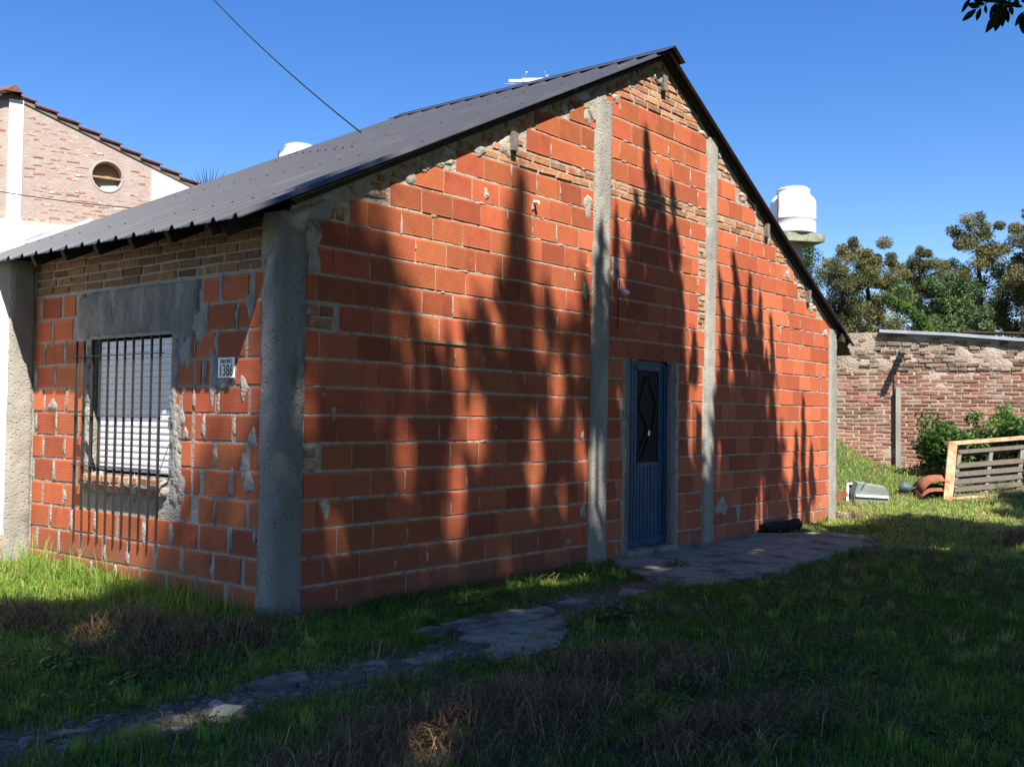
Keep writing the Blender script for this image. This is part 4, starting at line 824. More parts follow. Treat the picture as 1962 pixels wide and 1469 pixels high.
# ------------------------------------------------------------------ water tanks, antenna, cables
def tank(name, c, s, label, base_h, slab):
    t = empty(name, (c[0], c[1], 0)); tag(t, label, 'water tank'); z = c[2]
    mb = MB(); mb.lathe([(.50 * s, 0), (.54 * s, .01), (.55 * s, .03), (.55 * s, .05), (.55 * s, .2 * s), (.55 * s, .35 * s), (.56 * s, .36 * s), (.55 * s, .38 * s), (.55 * s, .6 * s), (.55 * s, .76 * s), (.545 * s, .80 * s), (.52 * s, .86 * s), (.44 * s, .95 * s), (.41 * s, .98 * s), (.40 * s, 1.0 * s), (.40 * s, 1.08 * s), (.41 * s, 1.1 * s), (.38 * s, 1.12 * s), (.1, 1.15 * s)], (0, 0, z), 36); mb.build('tank_body', M['tank'], t, True)
    mb = MB(); mb.lathe([(.36 * s, 1.12 * s), (.35 * s, 1.16 * s), (.05, 1.19 * s)], (0, 0, z), 24); mb.build('lid', M['mortar_grey'], t, True)
    mb = MB(); mb.obox((0, 0, z - .12), (slab * .78, slab * -.62, 0), (slab * .5, slab * .62, 0), (0, 0, .1)); mb.build('support_slab', M['slab'], t)
    mb = MB(); mb.box(-.18, .18, -.18, .18, 0, z - .22); mb.build('support_pillar', M['concrete'], t)
    mb = MB(); a_ = -CR * .56 * s * .8 - CW * .33 * s; mb.tube([(a_[0], a_[1], z + .95 * s), (a_[0] * 1.02, a_[1] * 1.02, z + .3), (a_[0] * 1.0, a_[1] * 1.0, z - .6)], .022); mb.build('inlet_pipe', M['tile'], t)
    return t
tank('water_tank', scr(26, 1519, 451), 1.02, 'white water tank on a concrete slab beyond the right roof slope', 6, .62)
tank('water_tank', scr(27, 572, 366), 1.02, 'white water tank whose domed top just clears the long roof slope at left', 6, .62)
an = empty('television_antenna', tuple(scr(20, 1046, 160)[:2]) + (0,)); tag(an, 'television aerial showing above the dark roof left of the ridge', 'antenna')
o0 = np.array(an.location); p = lambda x, y: scr(20, x, y) - o0
mb = MB(); mb.tube([p(1046, 156) * np.array((1, 1, 0)), p(1046, 148)], .016); mb.build('mast', M['iron'], an)
mb = MB(); mb.bar(p(975, 156), p(1085, 153), .05, .05); mb.build('boom', M['tank'], an)
for i, x in enumerate((977, 1003, 1030, 1048, 1066)): 
    mb = MB(); c = p(x, 156 - i * .4); e = CR * .05 * (i - 2) + np.array((CW[0], CW[1], 0)) * .35 + np.array((0, 0, .06 * (-1) ** i)); mb.tube([c - e + (0, 0, -.1 if i == 0 else 0), c + e], .008, 4); mb.build('element', M['zinc'], an)
mb = MB(); mb.bar(p(1000, 151), p(1090, 149), .014, .014); mb.bar(p(1048, 144), p(1048, 158), .04, .04); mb.build('dipole', M['zinc'], an)
def cable(name, a, b_, sag, r, label):
    a = np.array(a, float); b_ = np.array(b_, float); pts = [a + (b_ - a) * t - np.array((0, 0, sag * 4 * t * (1 - t))) for t in np.linspace(0, 1, 16)]; mb = MB(); mb.tube(pts, r, 5); o = mb.build(name, M['cable']); tag(o, label, 'cable'); return o
c0 = scr(9.66, 691, 254); c1 = scr(14, 425, 0); c2 = c1 + (c1 - c0) * .6; cable('overhead_cable', c0, c2, .12, .008, 'thin black cable rising from the roof edge across the sky')
cable('service_wire', scr(14, -330, 292), scr(14.5, 285, 401), .12, .007, 'thin dark wire crossing in front of the neighbour\'s brick gable')

# ------------------------------------------------------------------ vegetation
BA = 1 / 1.67; BC = 2.84 / 1.67
def leafcards(centers, rad, n, size, tone, droop=0, asp=.45, seed=0, up=0, shell=.35):
    g = np.random.default_rng(seed); nc = len(centers); centers = np.asarray(centers, float); rad = np.asarray(rad, float)
    if rad.ndim == 1: rad = np.repeat(rad[:, None], 3, 1)
    k = g.integers(0, nc, n) if not isinstance(n, np.ndarray) else n; n = len(k)
    d = g.normal(size=(n, 3)); d /= np.linalg.norm(d, axis=1, keepdims=True); r = g.random(n) ** shell; P = centers[k] + d * r[:, None] * rad[k]
    a = g.normal(size=(n, 3)) + d * .7; a[:, 2] += up - droop; a /= np.linalg.norm(a, axis=1, keepdims=True); b_ = np.cross(a, g.normal(size=(n, 3))); b_ /= np.linalg.norm(b_, axis=1, keepdims=True) + 1e-9
    s = size * g.uniform(.6, 1.3, n)[:, None]; V = np.stack([P - a * s, P + b_ * s * asp, P + a * s, P - b_ * s * asp], 1).reshape(-1, 3); Fq = np.arange(n * 4).reshape(n, 4)
    ct = g.normal(0, .14, nc); tn = np.clip(tone + ct[k] + g.normal(0, .12, n), 0, 1); return V, Fq, np.repeat(tn, 4)
GAPS = [(-.75, -2.55, .30, .22), (-.45, -2.7, .15, .13), (.46, -4.4, .28, .2), (.15, -4.7, .24, .16), (1.4, -3.95, .2, .14), (2.26, -4.4, .16, .16), (2.5, -.65, .45, .2), (3.25, -.95, .35, .18), (1.7, -.6, .35, .14), (3.5, -2.3, .2, .14), (4.1, -1.3, .3, .13), (2.0, -1.6, .3, .12), (3.6, -1.0, .3, .13), (4.2, -.95, .3, .11), (-.9, -.4, .2, .12), (.1, -1.9, .16, .1), (3.0, -3.2, .2, .1), (4.4, -1.9, .16, .11), (5.2, -1.2, .3, .08), (6.2, -1.3, .4, .08), (7.0, -1.5, .3, .07), (7.6, -1.4, .3, .07), (8.3, -1.7, .3, .08),
 (1.6, -1.0, .35, .14), (2.3, -.7, .4, .14), (2.9, -.9, .3, .16), (9.3, -4.4, .16, .16), (10.2, -4.2, .2, .16), (8.6, -3.6, .16, .11), (1.0, -.9, .2, .12), (1.9, -1.9, .2, .1), (-1.8, -.6, .15, .15), (-1.2, .5, .2, .2), (-.5, -1.3, .12, .1), (6.6, -3.3, .12, .1), (11.2, -4.6, .2, .15),
 (1.2, .9, .07, .5), (1.75, .7, .08, .5), (2.8, .9, .08, .4), (3.25, .6, .07, .4), (3.45, 1.1, .06, .35), (.55, .4, .07, .25), (2.05, 1.25, .09, .3), (.30, 1.5, .07, .4), (3.72, .7, .1, .5), (5.85, 1.3, .06, .5), (5.5, 1.35, .07, .35), (7.2, .3, .1, .4), (3.1, 1.6, .08, .3), (.9, 1.3, .06, .4), (1.5, .2, .07, .2), (2.45, .15, .08, .2), (4.1, 1.5, .06, .25), (6.15, .9, .05, .3)]
_g = random.Random(3)
GAPS += [(_g.uniform(4.6, 8.6), _g.uniform(-2.3, -.75), _g.uniform(.15, .4), _g.uniform(.05, .08)) for _ in range(18)] + [(_g.uniform(8.4, 13), _g.uniform(-5.4, -3.0), _g.uniform(.12, .25), _g.uniform(.1, .17)) for _ in range(16)] + [(_g.uniform(-2.5, 3), _g.uniform(-5, -1.2), _g.uniform(.08, .16), _g.uniform(.07, .14)) for _ in range(12)]
def open_gaps(part, off):      # cuts holes in the unseen crowns to place sun flecks on wall and ground
    V, Fq, T_ = part; C = V.reshape(-1, 4, 3).mean(1) + np.array(off, float); u = C[:, 0] - BA * C[:, 1]; w_ = C[:, 2] + BC * C[:, 1]; keep = np.ones(len(C), bool)
    for (a, b_, ra, rb) in GAPS:
        k_ = 1.9 if ra < .12 and b_ > -.5 else 1.45; ra = ra * k_; rb = rb * 1.25; keep &= ((u - a) / ra) ** 2 + ((w_ - b_) / rb) ** 2 > 1
    V = V.reshape(-1, 4, 3)[keep].reshape(-1, 3); T_ = T_.reshape(-1, 4)[keep].ravel(); return V, np.arange(len(V)).reshape(-1, 4), T_
def crown_obj(name, parts, m, parent):
    if m is M['leafdark']: parts = [open_gaps(p_, parent.location) for p_ in parts]
    Vs = []; Fs = []; Ts = []; n = 0
    for V, Fq, T_ in parts: Vs.append(V); Fs.append(Fq + n); Ts.append(T_); n += len(V)
    return link(name, npmesh(name, np.concatenate(Vs), np.concatenate(Fs), m=m, col=np.concatenate(Ts)), parent)
def limbs(mb, base, top, n, spread, r0, g, zlow=.35):
    base = np.array(base, float); top = np.array(top, float); mb.tube([base, base + (top - base) * .35 + g.normal(0, .1, 3) * (1, 1, 0), base + (top - base) * .7 + g.normal(0, .15, 3) * (1, 1, 0), top], [r0, r0 * .75, r0 * .45, r0 * .12], 8); tips = []
    for i in range(n):
        t = zlow + (1 - zlow) * (i + .5) / n * .95; p0_ = base + (top - base) * t; th = i * 2.4 + g.uniform(-.4, .4); L = spread * (1.15 - t * .8) * g.uniform(.7, 1.1); e = p0_ + np.array((math.cos(th) * L, math.sin(th) * L, L * .55)); mid = (p0_ + e) / 2 + np.array((0, 0, -.08 * L))
        mb.tube([p0_, mid, e], [r0 * .3 * (1.1 - t), r0 * .2 * (1.1 - t), r0 * .06], 5); tips.append(e)
    return tips
def bg_tree(label, x, y, h, spread, m, seed, n=66000, clumps=95, sz=.07, zl=.25, tone=.5, cl=(.40, .82), name='background_tree', group='trees beyond the boundary wall', gappy=.0):
    g = np.random.default_rng(seed); t = empty(name, (x, y, .3)); tag(t, label, 'tree', group); mb = MB(); tips = limbs(mb, (0, 0, 0), (g.uniform(-.4, .4), g.uniform(-.4, .4), h * .93), 16, spread, .28, g, zl); mb.build('trunk', M['bark'], t)
    C_ = []; R_ = []
    for i in range(clumps):
        e = tips[i % len(tips)]; f = g.uniform(.35, 1.05); th = g.uniform(0, 6.28); c = np.array((e[0] * f, e[1] * f, e[2])) + g.normal(0, .45, 3) * (spread / 3); c[2] = min(c[2], h - .3); C_.append(c); s = g.uniform(*cl) * (1.15 - .55 * c[2] / h); R_.append((s, s, s * .75))
    for k in range(5): C_.append((g.normal(0, .3), g.normal(0, .3), h * (.8 + .045 * k))); s = .65 - .09 * k; R_.append((s, s, s * 1.2))
    crown_obj('crown', [leafcards(C_, R_, n, sz, tone, asp=.28, seed=seed, up=.35, shell=.55)], m, t); return t
bg_tree('leftmost olive-brown tree beyond the boundary wall, rounded three-headed crown', *scr(50, 1652, 600)[:2], 9.9, 2.4, M['leafolive'], 3, tone=.55)
bg_tree('broad olive-brown tree between the leftmost crown and the green pine', *scr(52, 1757, 600)[:2], 9.8, 2.4, M['leafolive'], 4, tone=.55)
bg_tree('tallest tree with pointed twin tops and a bare trunk near the right edge', *scr(45, 1880, 600)[:2], 10.2, 2.5, M['leafolive'], 5, tone=.5, n=40000)
bg_tree('brown-green tree cut off by the right picture edge', *scr(43, 1982, 600)[:2], 10.0, 2.2, M['leafolive'], 6, tone=.55)
bg_tree('dark narrow tree squeezed left of the tallest one', *scr(49, 1832, 600)[:2], 8.7, 1.3, M['leafolive'], 7, tone=.15, n=20000, clumps=50)
bg_tree('fresh green pine standing lower in front of the olive trees', *scr(38, 1822, 620)[:2], 6.4, 2.3, M['leafpine'], 8, tone=.55, n=42000, zl=.15, sz=.08)
bg_tree('dark tree almost hidden behind the right roof slope', *scr(48, 1605, 600)[:2], 8.6, 1.9, M['leafolive'], 9, tone=.3, n=26000)
bg_tree('tree peeping out around the white water tank slab', *scr(36, 1512, 600)[:2], 7.7, 1.1, M['leafpine'], 10, tone=.4, n=16000, clumps=40)
def shrub(name, label, px, py, d, w_, h, m, seed, n, sz, tone=.5, group=None, cat='shrub', asp=.35):
    g = np.random.default_rng(seed); q = scr(d, px, py); q[2] = float(gz(q[0], q[1])) if d < 22 else .5; t = empty(name, tuple(q)); tag(t, label, cat, group); mb = MB()
    tips = []
    for i in range(7):
        th = g.uniform(0, 6.28); L = w_ * g.uniform(.3, .8); e = np.array((math.cos(th) * L, math.sin(th) * L, h * g.uniform(.6, .95))); mb.tube([(0, 0, 0), e * (.4, .4, .5), e], [.02, .014, .006], 5); tips.append(e)
    mb.build('stems', M['bark'], t); C_ = [e * g.uniform(.5, 1, ) + g.normal(0, .08, 3) for e in tips for _ in range(4)]; C_ = [np.array((c[0], c[1], max(c[2], .12))) for c in C_]; R_ = [g.uniform(.12, .24) * (w_ / .6) for _ in C_]
    crown_obj('foliage', [leafcards(C_, R_, n, sz, tone, asp=asp, seed=seed, up=.3, shell=.5)], m, t)
shrub('leafy_shrub', 'dark glossy green shrub against the boundary wall right of the post', 1795, 905, 18.0, .75, .95, M['leafg'], 21, 6500, .05, .35, 'shrubs by the boundary wall')
shrub('leafy_shrub', 'lighter green shrub showing above the leaning pallet', 1858, 880, 18.2, .6, .85, M['leafg'], 22, 4600, .045, .6, 'shrubs by the boundary wall')
shrub('leafy_shrub', 'bright green bush at the right edge above the pallet', 1955, 880, 17.8, .6, 1.25, M['leafg'], 23, 5600, .05, .65, 'shrubs by the boundary wall')
shrub('bamboo_bush', 'feathery light green bush rising just behind the boundary wall', 1690, 680, 25, 1.4, 3.25, M['leafg'], 24, 6000, .09, .8, None, 'bush', .15)
shrub('bamboo_bush', 'low green bush behind the wall under the pine', 1775, 690, 26, 1.5, 3.0, M['leafg'], 25, 6000, .09, .55, None, 'bush', .15)
pr_ = empty('arching_reed', tuple(scr(24, 1785, 700)[:2]) + (.5,)); tag(pr_, 'long arching green frond leaning left above the boundary wall', 'reed')
o0 = np.array(pr_.location); pts = [scr(24, *q) - o0 for q in ((1792, 690), (1780, 640), (1762, 612), (1735, 588), (1708, 575), (1690, 569))]; mb = MB(); mb.tube(pts, [.05, .045, .04, .03, .02, .006], 5); mb.build('stem', M['leafg'], pr_)
cs = []; rs = []
for a_, b_ in zip(pts[:-1], pts[1:]):
    for t in (0, .33, .66): cs.append(a_ + (b_ - a_) * t); rs.append(.24 * (1 - .11 * len(cs) / 2))
crown_obj('fronds', [leafcards(cs, np.maximum(rs, .06), 2600, .09, .6, asp=.15, seed=31, droop=.5)], M['leafg'], pr_)
pm = empty('fan_palm', tuple(scr(23, 378, 350)[:2]) + (0,)); tag(pm, 'fan palm fronds poking over the end of the neighbour\'s tiled roof', 'palm'); o0 = np.array(pm.location)
hub = scr(23, 400, 385) - o0; mb = MB(); mb.tube([(0, 0, 0), hub], [.16, .13], 8); mb.build('trunk', M['bark'], pm)
mb = MB()
for k in range(17):
    th = math.radians(158 - k * 7.2); e = hub + CR * math.cos(th) * .75 + CU * math.sin(th) * .8 + CW * random.uniform(-.15, .15); u = np.cross(e - hub, CW); u /= np.linalg.norm(u); m1 = (hub + e) / 2
    mb.add([hub, m1 + u * .012, e, m1 - u * .012], [(0, 1, 2, 3)])
mb.build('frond', M['leafdark'], pm)

# tall trees behind the viewer: out of the picture, they cast the dappled shade
def shade_tree(name, label, d, u, spires, broad, seed, sz, trunk=True, m=None, parent_only=False):
    g = np.random.default_rng(seed); x0 = u - BA * d; t = empty(name, (x0, -d, 0)); tag(t, label, 'tree', 'tall trees on the near side of the yard'); ztop = max([s[1] for s in spires] + [b_[1] for b_ in broad]) + BC * d
    mb = MB(); mb.tube([(0, 0, -.05), (.05, .05, ztop * .5), (0, 0, ztop * .82)], [.22, .15, .05], 8)
    C_ = []; R_ = []; K = []; parts = []
    for (uu, w1, w0, r, n) in spires:      # slender upright sprays: (u, top w, bottom w, radius, cards)
        cs = []; rs = []; m_ = max(3, int((w1 - w0) / .22))
        for i in range(m_):
            f = i / (m_ - 1); cs.append((uu - u + g.normal(0, r * .22), g.normal(0, r * .4), w0 + (w1 - w0) * f + BC * d)); rr = r * (1 - f) ** .75 + .03; rs.append((rr, rr, .22))
        parts.append(leafcards(cs, rs, int(n * 1.6), sz, .4, asp=.22, seed=seed + int(uu * 10), up=1.6)); mb.tube([(uu - u, 0, w0 + BC * d), (uu - u, 0, w1 + BC * d)], [.03, .008], 5)
        mb.tube([(0, 0, (w0 + BC * d) * .75), (uu - u, 0, w0 + BC * d)], [.06, .03], 5)
    for (uu, w1, w0, r, n) in broad:
        k = max(2, int(n / 110)); cs = np.stack([uu - u + g.uniform(-r, r, k), g.uniform(-r, r, k) * .7, g.uniform(w0, w1, k) + BC * d], 1); cs[:, 2] = np.maximum(cs[:, 2], 2.2); rs = g.uniform(.3, .75, k)
        parts.append(leafcards(cs, rs, n, sz * 1.5, .4, asp=.4, seed=seed + 77)); 
        for c in cs[:10]: mb.tube([(0, 0, c[2] * .8), c], [.05, .015], 4)
    mb.build('trunk', M['bark'], t); crown_obj('crown', parts, M['leafdark'], t); return t
# leaning tree at the right whose sprays hang over the yard above the picture: sharp shadows
def overhang_tree(label, base, d, spires, seed, sz, broad=()):
    g = np.random.default_rng(seed); t = empty('overhanging_tree', base); tag(t, label, 'tree', 'tall trees on the near side of the yard'); b0 = np.array(base, float); mb = MB(); parts = []
    fork = np.array((spires[0][0] - BA * d - base[0], -(base[1] + d) * .45, 4.6)); mb.tube([(0, 0, -.05), fork * (.3, .2, .5), fork], [.2, .15, .1], 8)
    for (uu, w1, w0, r, n) in spires:
        x = uu - BA * d - base[0]; y = -d - base[1]; q = np.array((x + base[0], -d, 0)); dep = (q - CAM) @ CW; zmin = CAM[2] + dep * .43 + .25; w0 = max(w0, zmin - BC * d)
        if w1 - w0 < .15: continue
        m_ = max(3, int((w1 - w0) / .2)); cs = []; rs = []
        for k in range(m_):
            f = k / (m_ - 1); cs.append((x + g.normal(0, r * .28), y + g.normal(0, r * .3), w0 + (w1 - w0) * f + BC * d)); rr = r * (1 - f) ** .6 + .025; rs.append((rr, rr, .17))
        parts.append(leafcards(cs, rs, int(n * 2.2), sz, .4, asp=.22, seed=seed + int(uu * 10), up=1.8)); mb.tube([fork, (x, y, w0 + BC * d), (x, y, w1 + BC * d)], [.05, .025, .005], 5)
    mb.build('trunk', M['bark'], t); crown_obj('crown', parts, M['leafdark'], t); return t
overhang_tree('tall leaning tree reaching over the door side of the yard', (2.2, -6.4, 0), 3.2, [(4.62, 4.05, 2.0, .17, 420), (4.38, 3.45, 1.5, .12, 300), (4.85, 3.75, 1.4, .18, 700), (5.12, 3.55, 1.4, .18, 700), (4.72, 3.4, 0, .42, 3400), (4.5, 3.0, .0, .3, 1500), (5.2, 2.95, .2, .22, 800), (4.98, 2.9, .2, .26, 1000), (4.35, 2.7, .2, .2, 640), (4.05, 3.2, 1.2, .07, 200), (3.98, 2.5, -.5, .14, 420), (5.55, 2.1, -.5, .16, 460), (3.72, 2.9, .5, .09, 300), (3.6, 2.4, .2, .12, 360)], 61, .085)
overhang_tree('second leaning tree with many thin tops at the right of the yard', (5.5, -6.6, 0), 3.2, [(6.52, 3.1, .5, .10, 420), (6.85, 3.05, .3, .10, 420), (6.2, 2.8, 0, .10, 400), (7.15, 2.75, -.2, .11, 480), (7.48, 2.45, -.5, .08, 420), (6.6, 2.3, -.8, .28, 1700), (7.0, 2.2, -.8, .28, 1600), (7.3, 1.9, -.8, .2, 900), (6.25, 2.0, -.8, .2, 900), (7.6, 1.3, -1.2, .14, 480), (8.41, 1.45, -.2, .06, 240), (8.15, 1.1, -1, .09, 240), (8.65, .9, -1, .07, 200), (7.25, 1.5, -1, .2, 700), (6.1, 1.5, -1, .16, 500)], 62, .075)
shade_tree('cypress_tree', 'tall pointed cypress on the near side of the yard', 6.5, 4.75, [(4.7, 1.9, -.5, .30, 1200), (5.2, 1.4, -.6, .24, 700), (4.2, 1.7, -.5, .26, 800)], [(4.7, .5, -7, 1.3, 8000), (4.8, 1.9, .0, .8, 1800)], 61, .11)
shade_tree('cypress_tree', 'slender many-topped cypress on the near side of the yard', 6.0, 7.2, [(6.3, 1.3, -.8, .22, 700), (6.9, 1.1, -.8, .24, 800), (7.5, .8, -1.2, .16, 500), (8.5, .4, -1, .10, 200)], [(6.9, -.3, -8, 1.3, 8000), (6.8, 1.2, -.4, .75, 1500)], 62, .10)
shade_tree('cypress_tree', 'narrow cypress between the two tallest', 7.5, 3.4, [(3.5, 2.5, -.2, .15, 520), (3.25, 2.2, -.2, .2, 620), (3.8, 2.2, .0, .13, 360), (2.95, 1.0, -.6, .14, 760), (3.3, 1.6, -.6, .19, 2000), (3.68, 1.5, -.6, .12, 1000), (4.05, 1.6, -.6, .12, 900)], [(3.2, -.2, -7, 1.4, 8000)], 63, .11)
shade_tree('poplar_tree', 'tall poplar at the far left of the near side', 8.5, 2.5, [(2.52, 3.35, 2.0, .13, 420), (2.58, 2.7, .2, .26, 1300), (2.15, 2.0, 0, .2, 700), (3.0, 2.2, 0, .2, 700), (1.72, 1.5, -.6, .19, 2000), (2.1, 1.7, -.6, .19, 2000), (2.5, 1.6, -.6, .19, 2000), (2.92, 1.5, -.6, .19, 2000), (1.42, .7, -.6, .12, 800)], [(2.3, -.1, -9, 1.5, 8000)], 64, .12)
shade_tree('poplar_tree', 'poplar throwing shade on the house corner', 11, .7, [(.30, 3.05, 1.8, .17, 900), (.62, 3.0, 1.7, .17, 900), (.02, 2.7, 1.6, .12, 600), (.42, 3.2, .9, .22, 900), (.95, 2.9, .4, .16, 700), (.75, 2.2, .0, .22, 800), (1.35, 1.9, -.3, .2, 700), (.32, 1.1, -.5, .11, 900), (.68, 1.6, -.5, .17, 1800), (1.05, 1.4, -.5, .19, 2000), (-.1, 1.0, -.5, .12, 700)], [(.9, -.1, -9, 1.3, 8000)], 65, .14)
shade_tree('poplar_tree', 'poplar shading the grass left of the corner', 12, -1.6, [(-.6, 1.4, .0, .3, 500), (-1.4, 2.3, .5, .35, 600), (-2.6, 3.4, .5, .45, 700), (-3.4, 3.6, .5, .45, 700)], [(-1.8, 1.0, -9, 1.6, 6800), (-3.2, 3.0, -6, 1.0, 3600), (-.3, -.3, -9, .9, 3600)], 66, .15)
for i, (d, u, w1, r, n) in enumerate(((8.5, 9.8, -3.2, 1.7, 11000), (9, 12.6, -3.8, 2.0, 11000), (9.5, 16, -4.4, 2.4, 10000), (11, 1.5, -1.4, 2.6, 13000), (10, 5.6, -1.6, 2.4, 14000), (12, -2.2, -1.0, 2.6, 12000))):
    shade_tree('broadleaf_tree', ['broad tree furthest right on the near side', 'round tree right of the camera path', 'spreading tree at the right end of the near row', 'dense tree right behind the viewer', 'dense tree between the cypresses', 'leafy tree behind the left foreground'][i], d, u, [], [(u, w1, -10, r, n)], 70 + i, .15)

shade_tree('broadleaf_tree', 'unseen tall tree added at far left to darken the side sky', 9.5, -8.5, [], [(-8.5, 9, -10, 2.6, 12000)], 81, .2)  # added out of view to dim skylight from the left
shade_tree('broadleaf_tree', 'unseen very tall tree added at right to darken the side sky', 9, 25, [], [(25, 6, -8, 2.8, 12000)], 82, .2)  # added on the right as well, an unseen screen against skylight
g = np.random.default_rng(5); t = empty('broadleaf_tree', (-6.5, -8.2, 0)); tag(t, 'unseen low spreading tree added over the viewer to cut skylight', 'tree', 'tall trees on the near side of the yard')  # invented canopy above the camera, deepens the foreground shade
cs = np.stack([g.uniform(-4.5, 14, 420), g.uniform(-2.5, 3.0, 420), g.uniform(5.0, 9.5, 420)], 1); yy = -8.2 + cs[:, 1]; cs[:, 2] = np.minimum(cs[:, 2], -1.7 - BC * yy); dep = (cs + np.array((-6.5, -8.2, 0)) - CAM) @ CW; cs = cs[cs[:, 2] > CAM[2] + np.maximum(dep, 0) * .43 + 1.3]
mb = MB(); mb.tube([(0, 0, -.05), (.1, 0, 3), (.3, .2, 5.5)], [.22, .17, .1], 8)
for c in cs[::6]: mb.tube([(.2, .1, 4.2), c * (.5, .5, 0) + (0, 0, 5.0), c], [.07, .04, .01], 4)
mb.build('trunk', M['bark'], t); crown_obj('crown', [leafcards(cs, np.full(len(cs), .65), 36000, .17, .4, asp=.4, seed=6)], M['leafdark'], t)

# overhanging branch with its leaves in the top right corner
ov = empty('overhanging_tree', (3.4, -6.6, 0)); tag(ov, 'tree whose leafy twig hangs into the top right corner', 'tree'); o0 = np.array(ov.location)
mb = MB(); top = scr(5.5, 2010, -60); mb.tube([(0, 0, 0), (0.0, 0.0, 2.2), (-.5, .4, 3.6), tuple(top - o0)], [.12, .1, .06, .015], 8); mb.tube([top - o0, scr(5.5, 1930, 5) - o0, scr(5.5, 1893, 4) - o0, scr(5.5, 1872, 17) - o0], [.012, .006, .004, .002], 5); mb.tube([scr(5.5, 1930, 5) - o0, scr(5.45, 1915, 25) - o0, scr(5.4, 1905, 45) - o0], [.006, .004, .002], 5); mb.build('trunk', M['bark'], ov)
LF = [(930, 150, 640, 100, .5), (860, 210, 520, 500, .36), (960, 190, 860, 495, .42), (1070, 110, 1090, 330, .4), (720, -40, 505, 310, .22), (800, 0, 1040, 90, .6), (1330, 60, 1160, 370, .35), (1460, 190, 1060, 780, .3), (1420, 250, 1290, 745, .42), (1480, 250, 1460, 645, .4), (1550, 200, 1600, 540, .45), (1650, 100, 1695, 370, .4), (1620, 60, 1940, 170, .4), (1962, 270, 1750, 625, .28), (1990, 330, 1940, 800, .5), (1300, 20, 1600, 60, .6), (1500, 20, 1700, 200, .6), (1380, 60, 1500, 330, .6), (900, -60, 1350, 30, .35), (1750, -50, 1850, 130, .5), (1900, -40, 1990, 60, .5), (1200, 250, 1240, 560, .3), (1350, 100, 1320, 480, .5), (1580, 90, 1400, 420, .4)]
for i, (x0, y0, x1, y1, a_) in enumerate(LF):
    d_ = 5.5 + random.uniform(-.12, .12); A_ = scr(d_, 1800 + x0 / 12.11, y0 / 12.11) - o0; B_ = scr(d_ + random.uniform(-.03, .03), 1800 + x1 / 12.11, y1 / 12.11) - o0; ax = B_ - A_; L = np.linalg.norm(ax); s = np.cross(ax, CW); s = s / np.linalg.norm(s) * L * a_ * .5; lift = -CW * .006
    mb = MB(); T_ = (.0, .15, .4, .65, .85, 1); W_ = (.05, .6, 1, .85, .45, 0); vs = []
    for t, ww in zip(T_, W_): c = A_ + ax * t; vs += [c - s * ww + CW * .004 * ww, c + lift * ww, c + s * ww + CW * .004 * ww]
    mb.add(vs, [(3 * k, 3 * k + 1, 3 * k + 4, 3 * k + 3) for k in range(5)] + [(3 * k + 1, 3 * k + 2, 3 * k + 5, 3 * k + 4) for k in range(5)]); mb.build('leaf', M['leafdark'], ov)
crown_obj('crown', [leafcards(np.array([(-.3, .2, 4.9), (.6, 0, 5.3), (.2, -.8, 5.6), (1.2, -.3, 5.0), (0, 0, 6)]), np.array([.5, .8, .9, .7, .9]), 2500, .07, .4, asp=.35, seed=90)], M['leafdark'], ov)

# ------------------------------------------------------------------ rubble, dry grass, grass
def blades(name, X, Y, h, wd, lean, tone, m, kind='stuff', lift=0, flat=None):
    n = len(X); az = RNG.uniform(0, 6.283, n); B_ = np.stack([X, Y, gz(X, Y) + lift], -1); dr = np.stack([np.cos(az), np.sin(az), np.zeros(n)], -1); sd_ = np.stack([-np.sin(az), np.cos(az), np.zeros(n)], -1) * wd[:, None]
    upv = np.zeros((n, 3)); upv[:, 2] = 1; m1 = B_ + dr * (h * lean * .35)[:, None] + upv * (h * .6 * np.sqrt(np.maximum(1 - lean ** 2 * .6, .05)))[:, None]; tp = B_ + dr * (h * lean)[:, None] + upv * (h * np.sqrt(np.maximum(1 - lean ** 2, .02)))[:, None]
    if flat is not None: B_[:, 2] += flat; m1[:, 2] += flat; tp[:, 2] += flat * RNG.uniform(.3, 1.3, n)
    V = np.stack([B_ - sd_, B_ + sd_, m1 + sd_ * .75, m1 - sd_ * .75, tp], 1).reshape(-1, 3); k = np.arange(n) * 5
    F4 = np.stack([k, k + 1, k + 2, k + 3], -1); F3 = np.stack([k + 3, k + 2, k + 4], -1)
    return tag(link(name, npmesh(name, V, F4, F3, m=m, col=np.repeat(np.clip(tone, 0, 1), 5))), kind=kind)
def sample(n, x0, x1, y0, y1):
    X = RNG.uniform(x0, x1, n); Y = RNG.uniform(y0, y1, n); d = P3(X, Y) - CAM; z = d @ CW; px = 981 + F * (d @ CR) / z; py = 734.5 - F * (d @ CU) / z; inner = (px > -60) & (px < 2030) & (py < 1530); ok = (z > .5) & (px > -900) & (px < 3600) & (py < 2400) & (inner | (RNG.random(n) < .4)) & ~((X > .0) & (X < 9.47) & (Y > .0) & (Y < 4)) & ~((Y > 3.3) & (X < .1)) & ((X * WN[0] + Y * WN[1]) < 14.25)
    return X[ok], Y[ok], z[ok]
gX, gY, gZ_, gs = [], [], [], []
for (n, bx) in ((560000, (-4.5, 4, -5.9, 4)), (480000, (3, 18, -8, 3.2))):
    X, Y, z = sample(n, *bx); keep = RNG.random(len(X)) < np.clip(7.0 / z, .25, 1)
    gX.append(X[keep]); gY.append(Y[keep]); gZ_.append(z[keep])
X = np.concatenate(gX); Y = np.concatenate(gY); z = np.concatenate(gZ_)
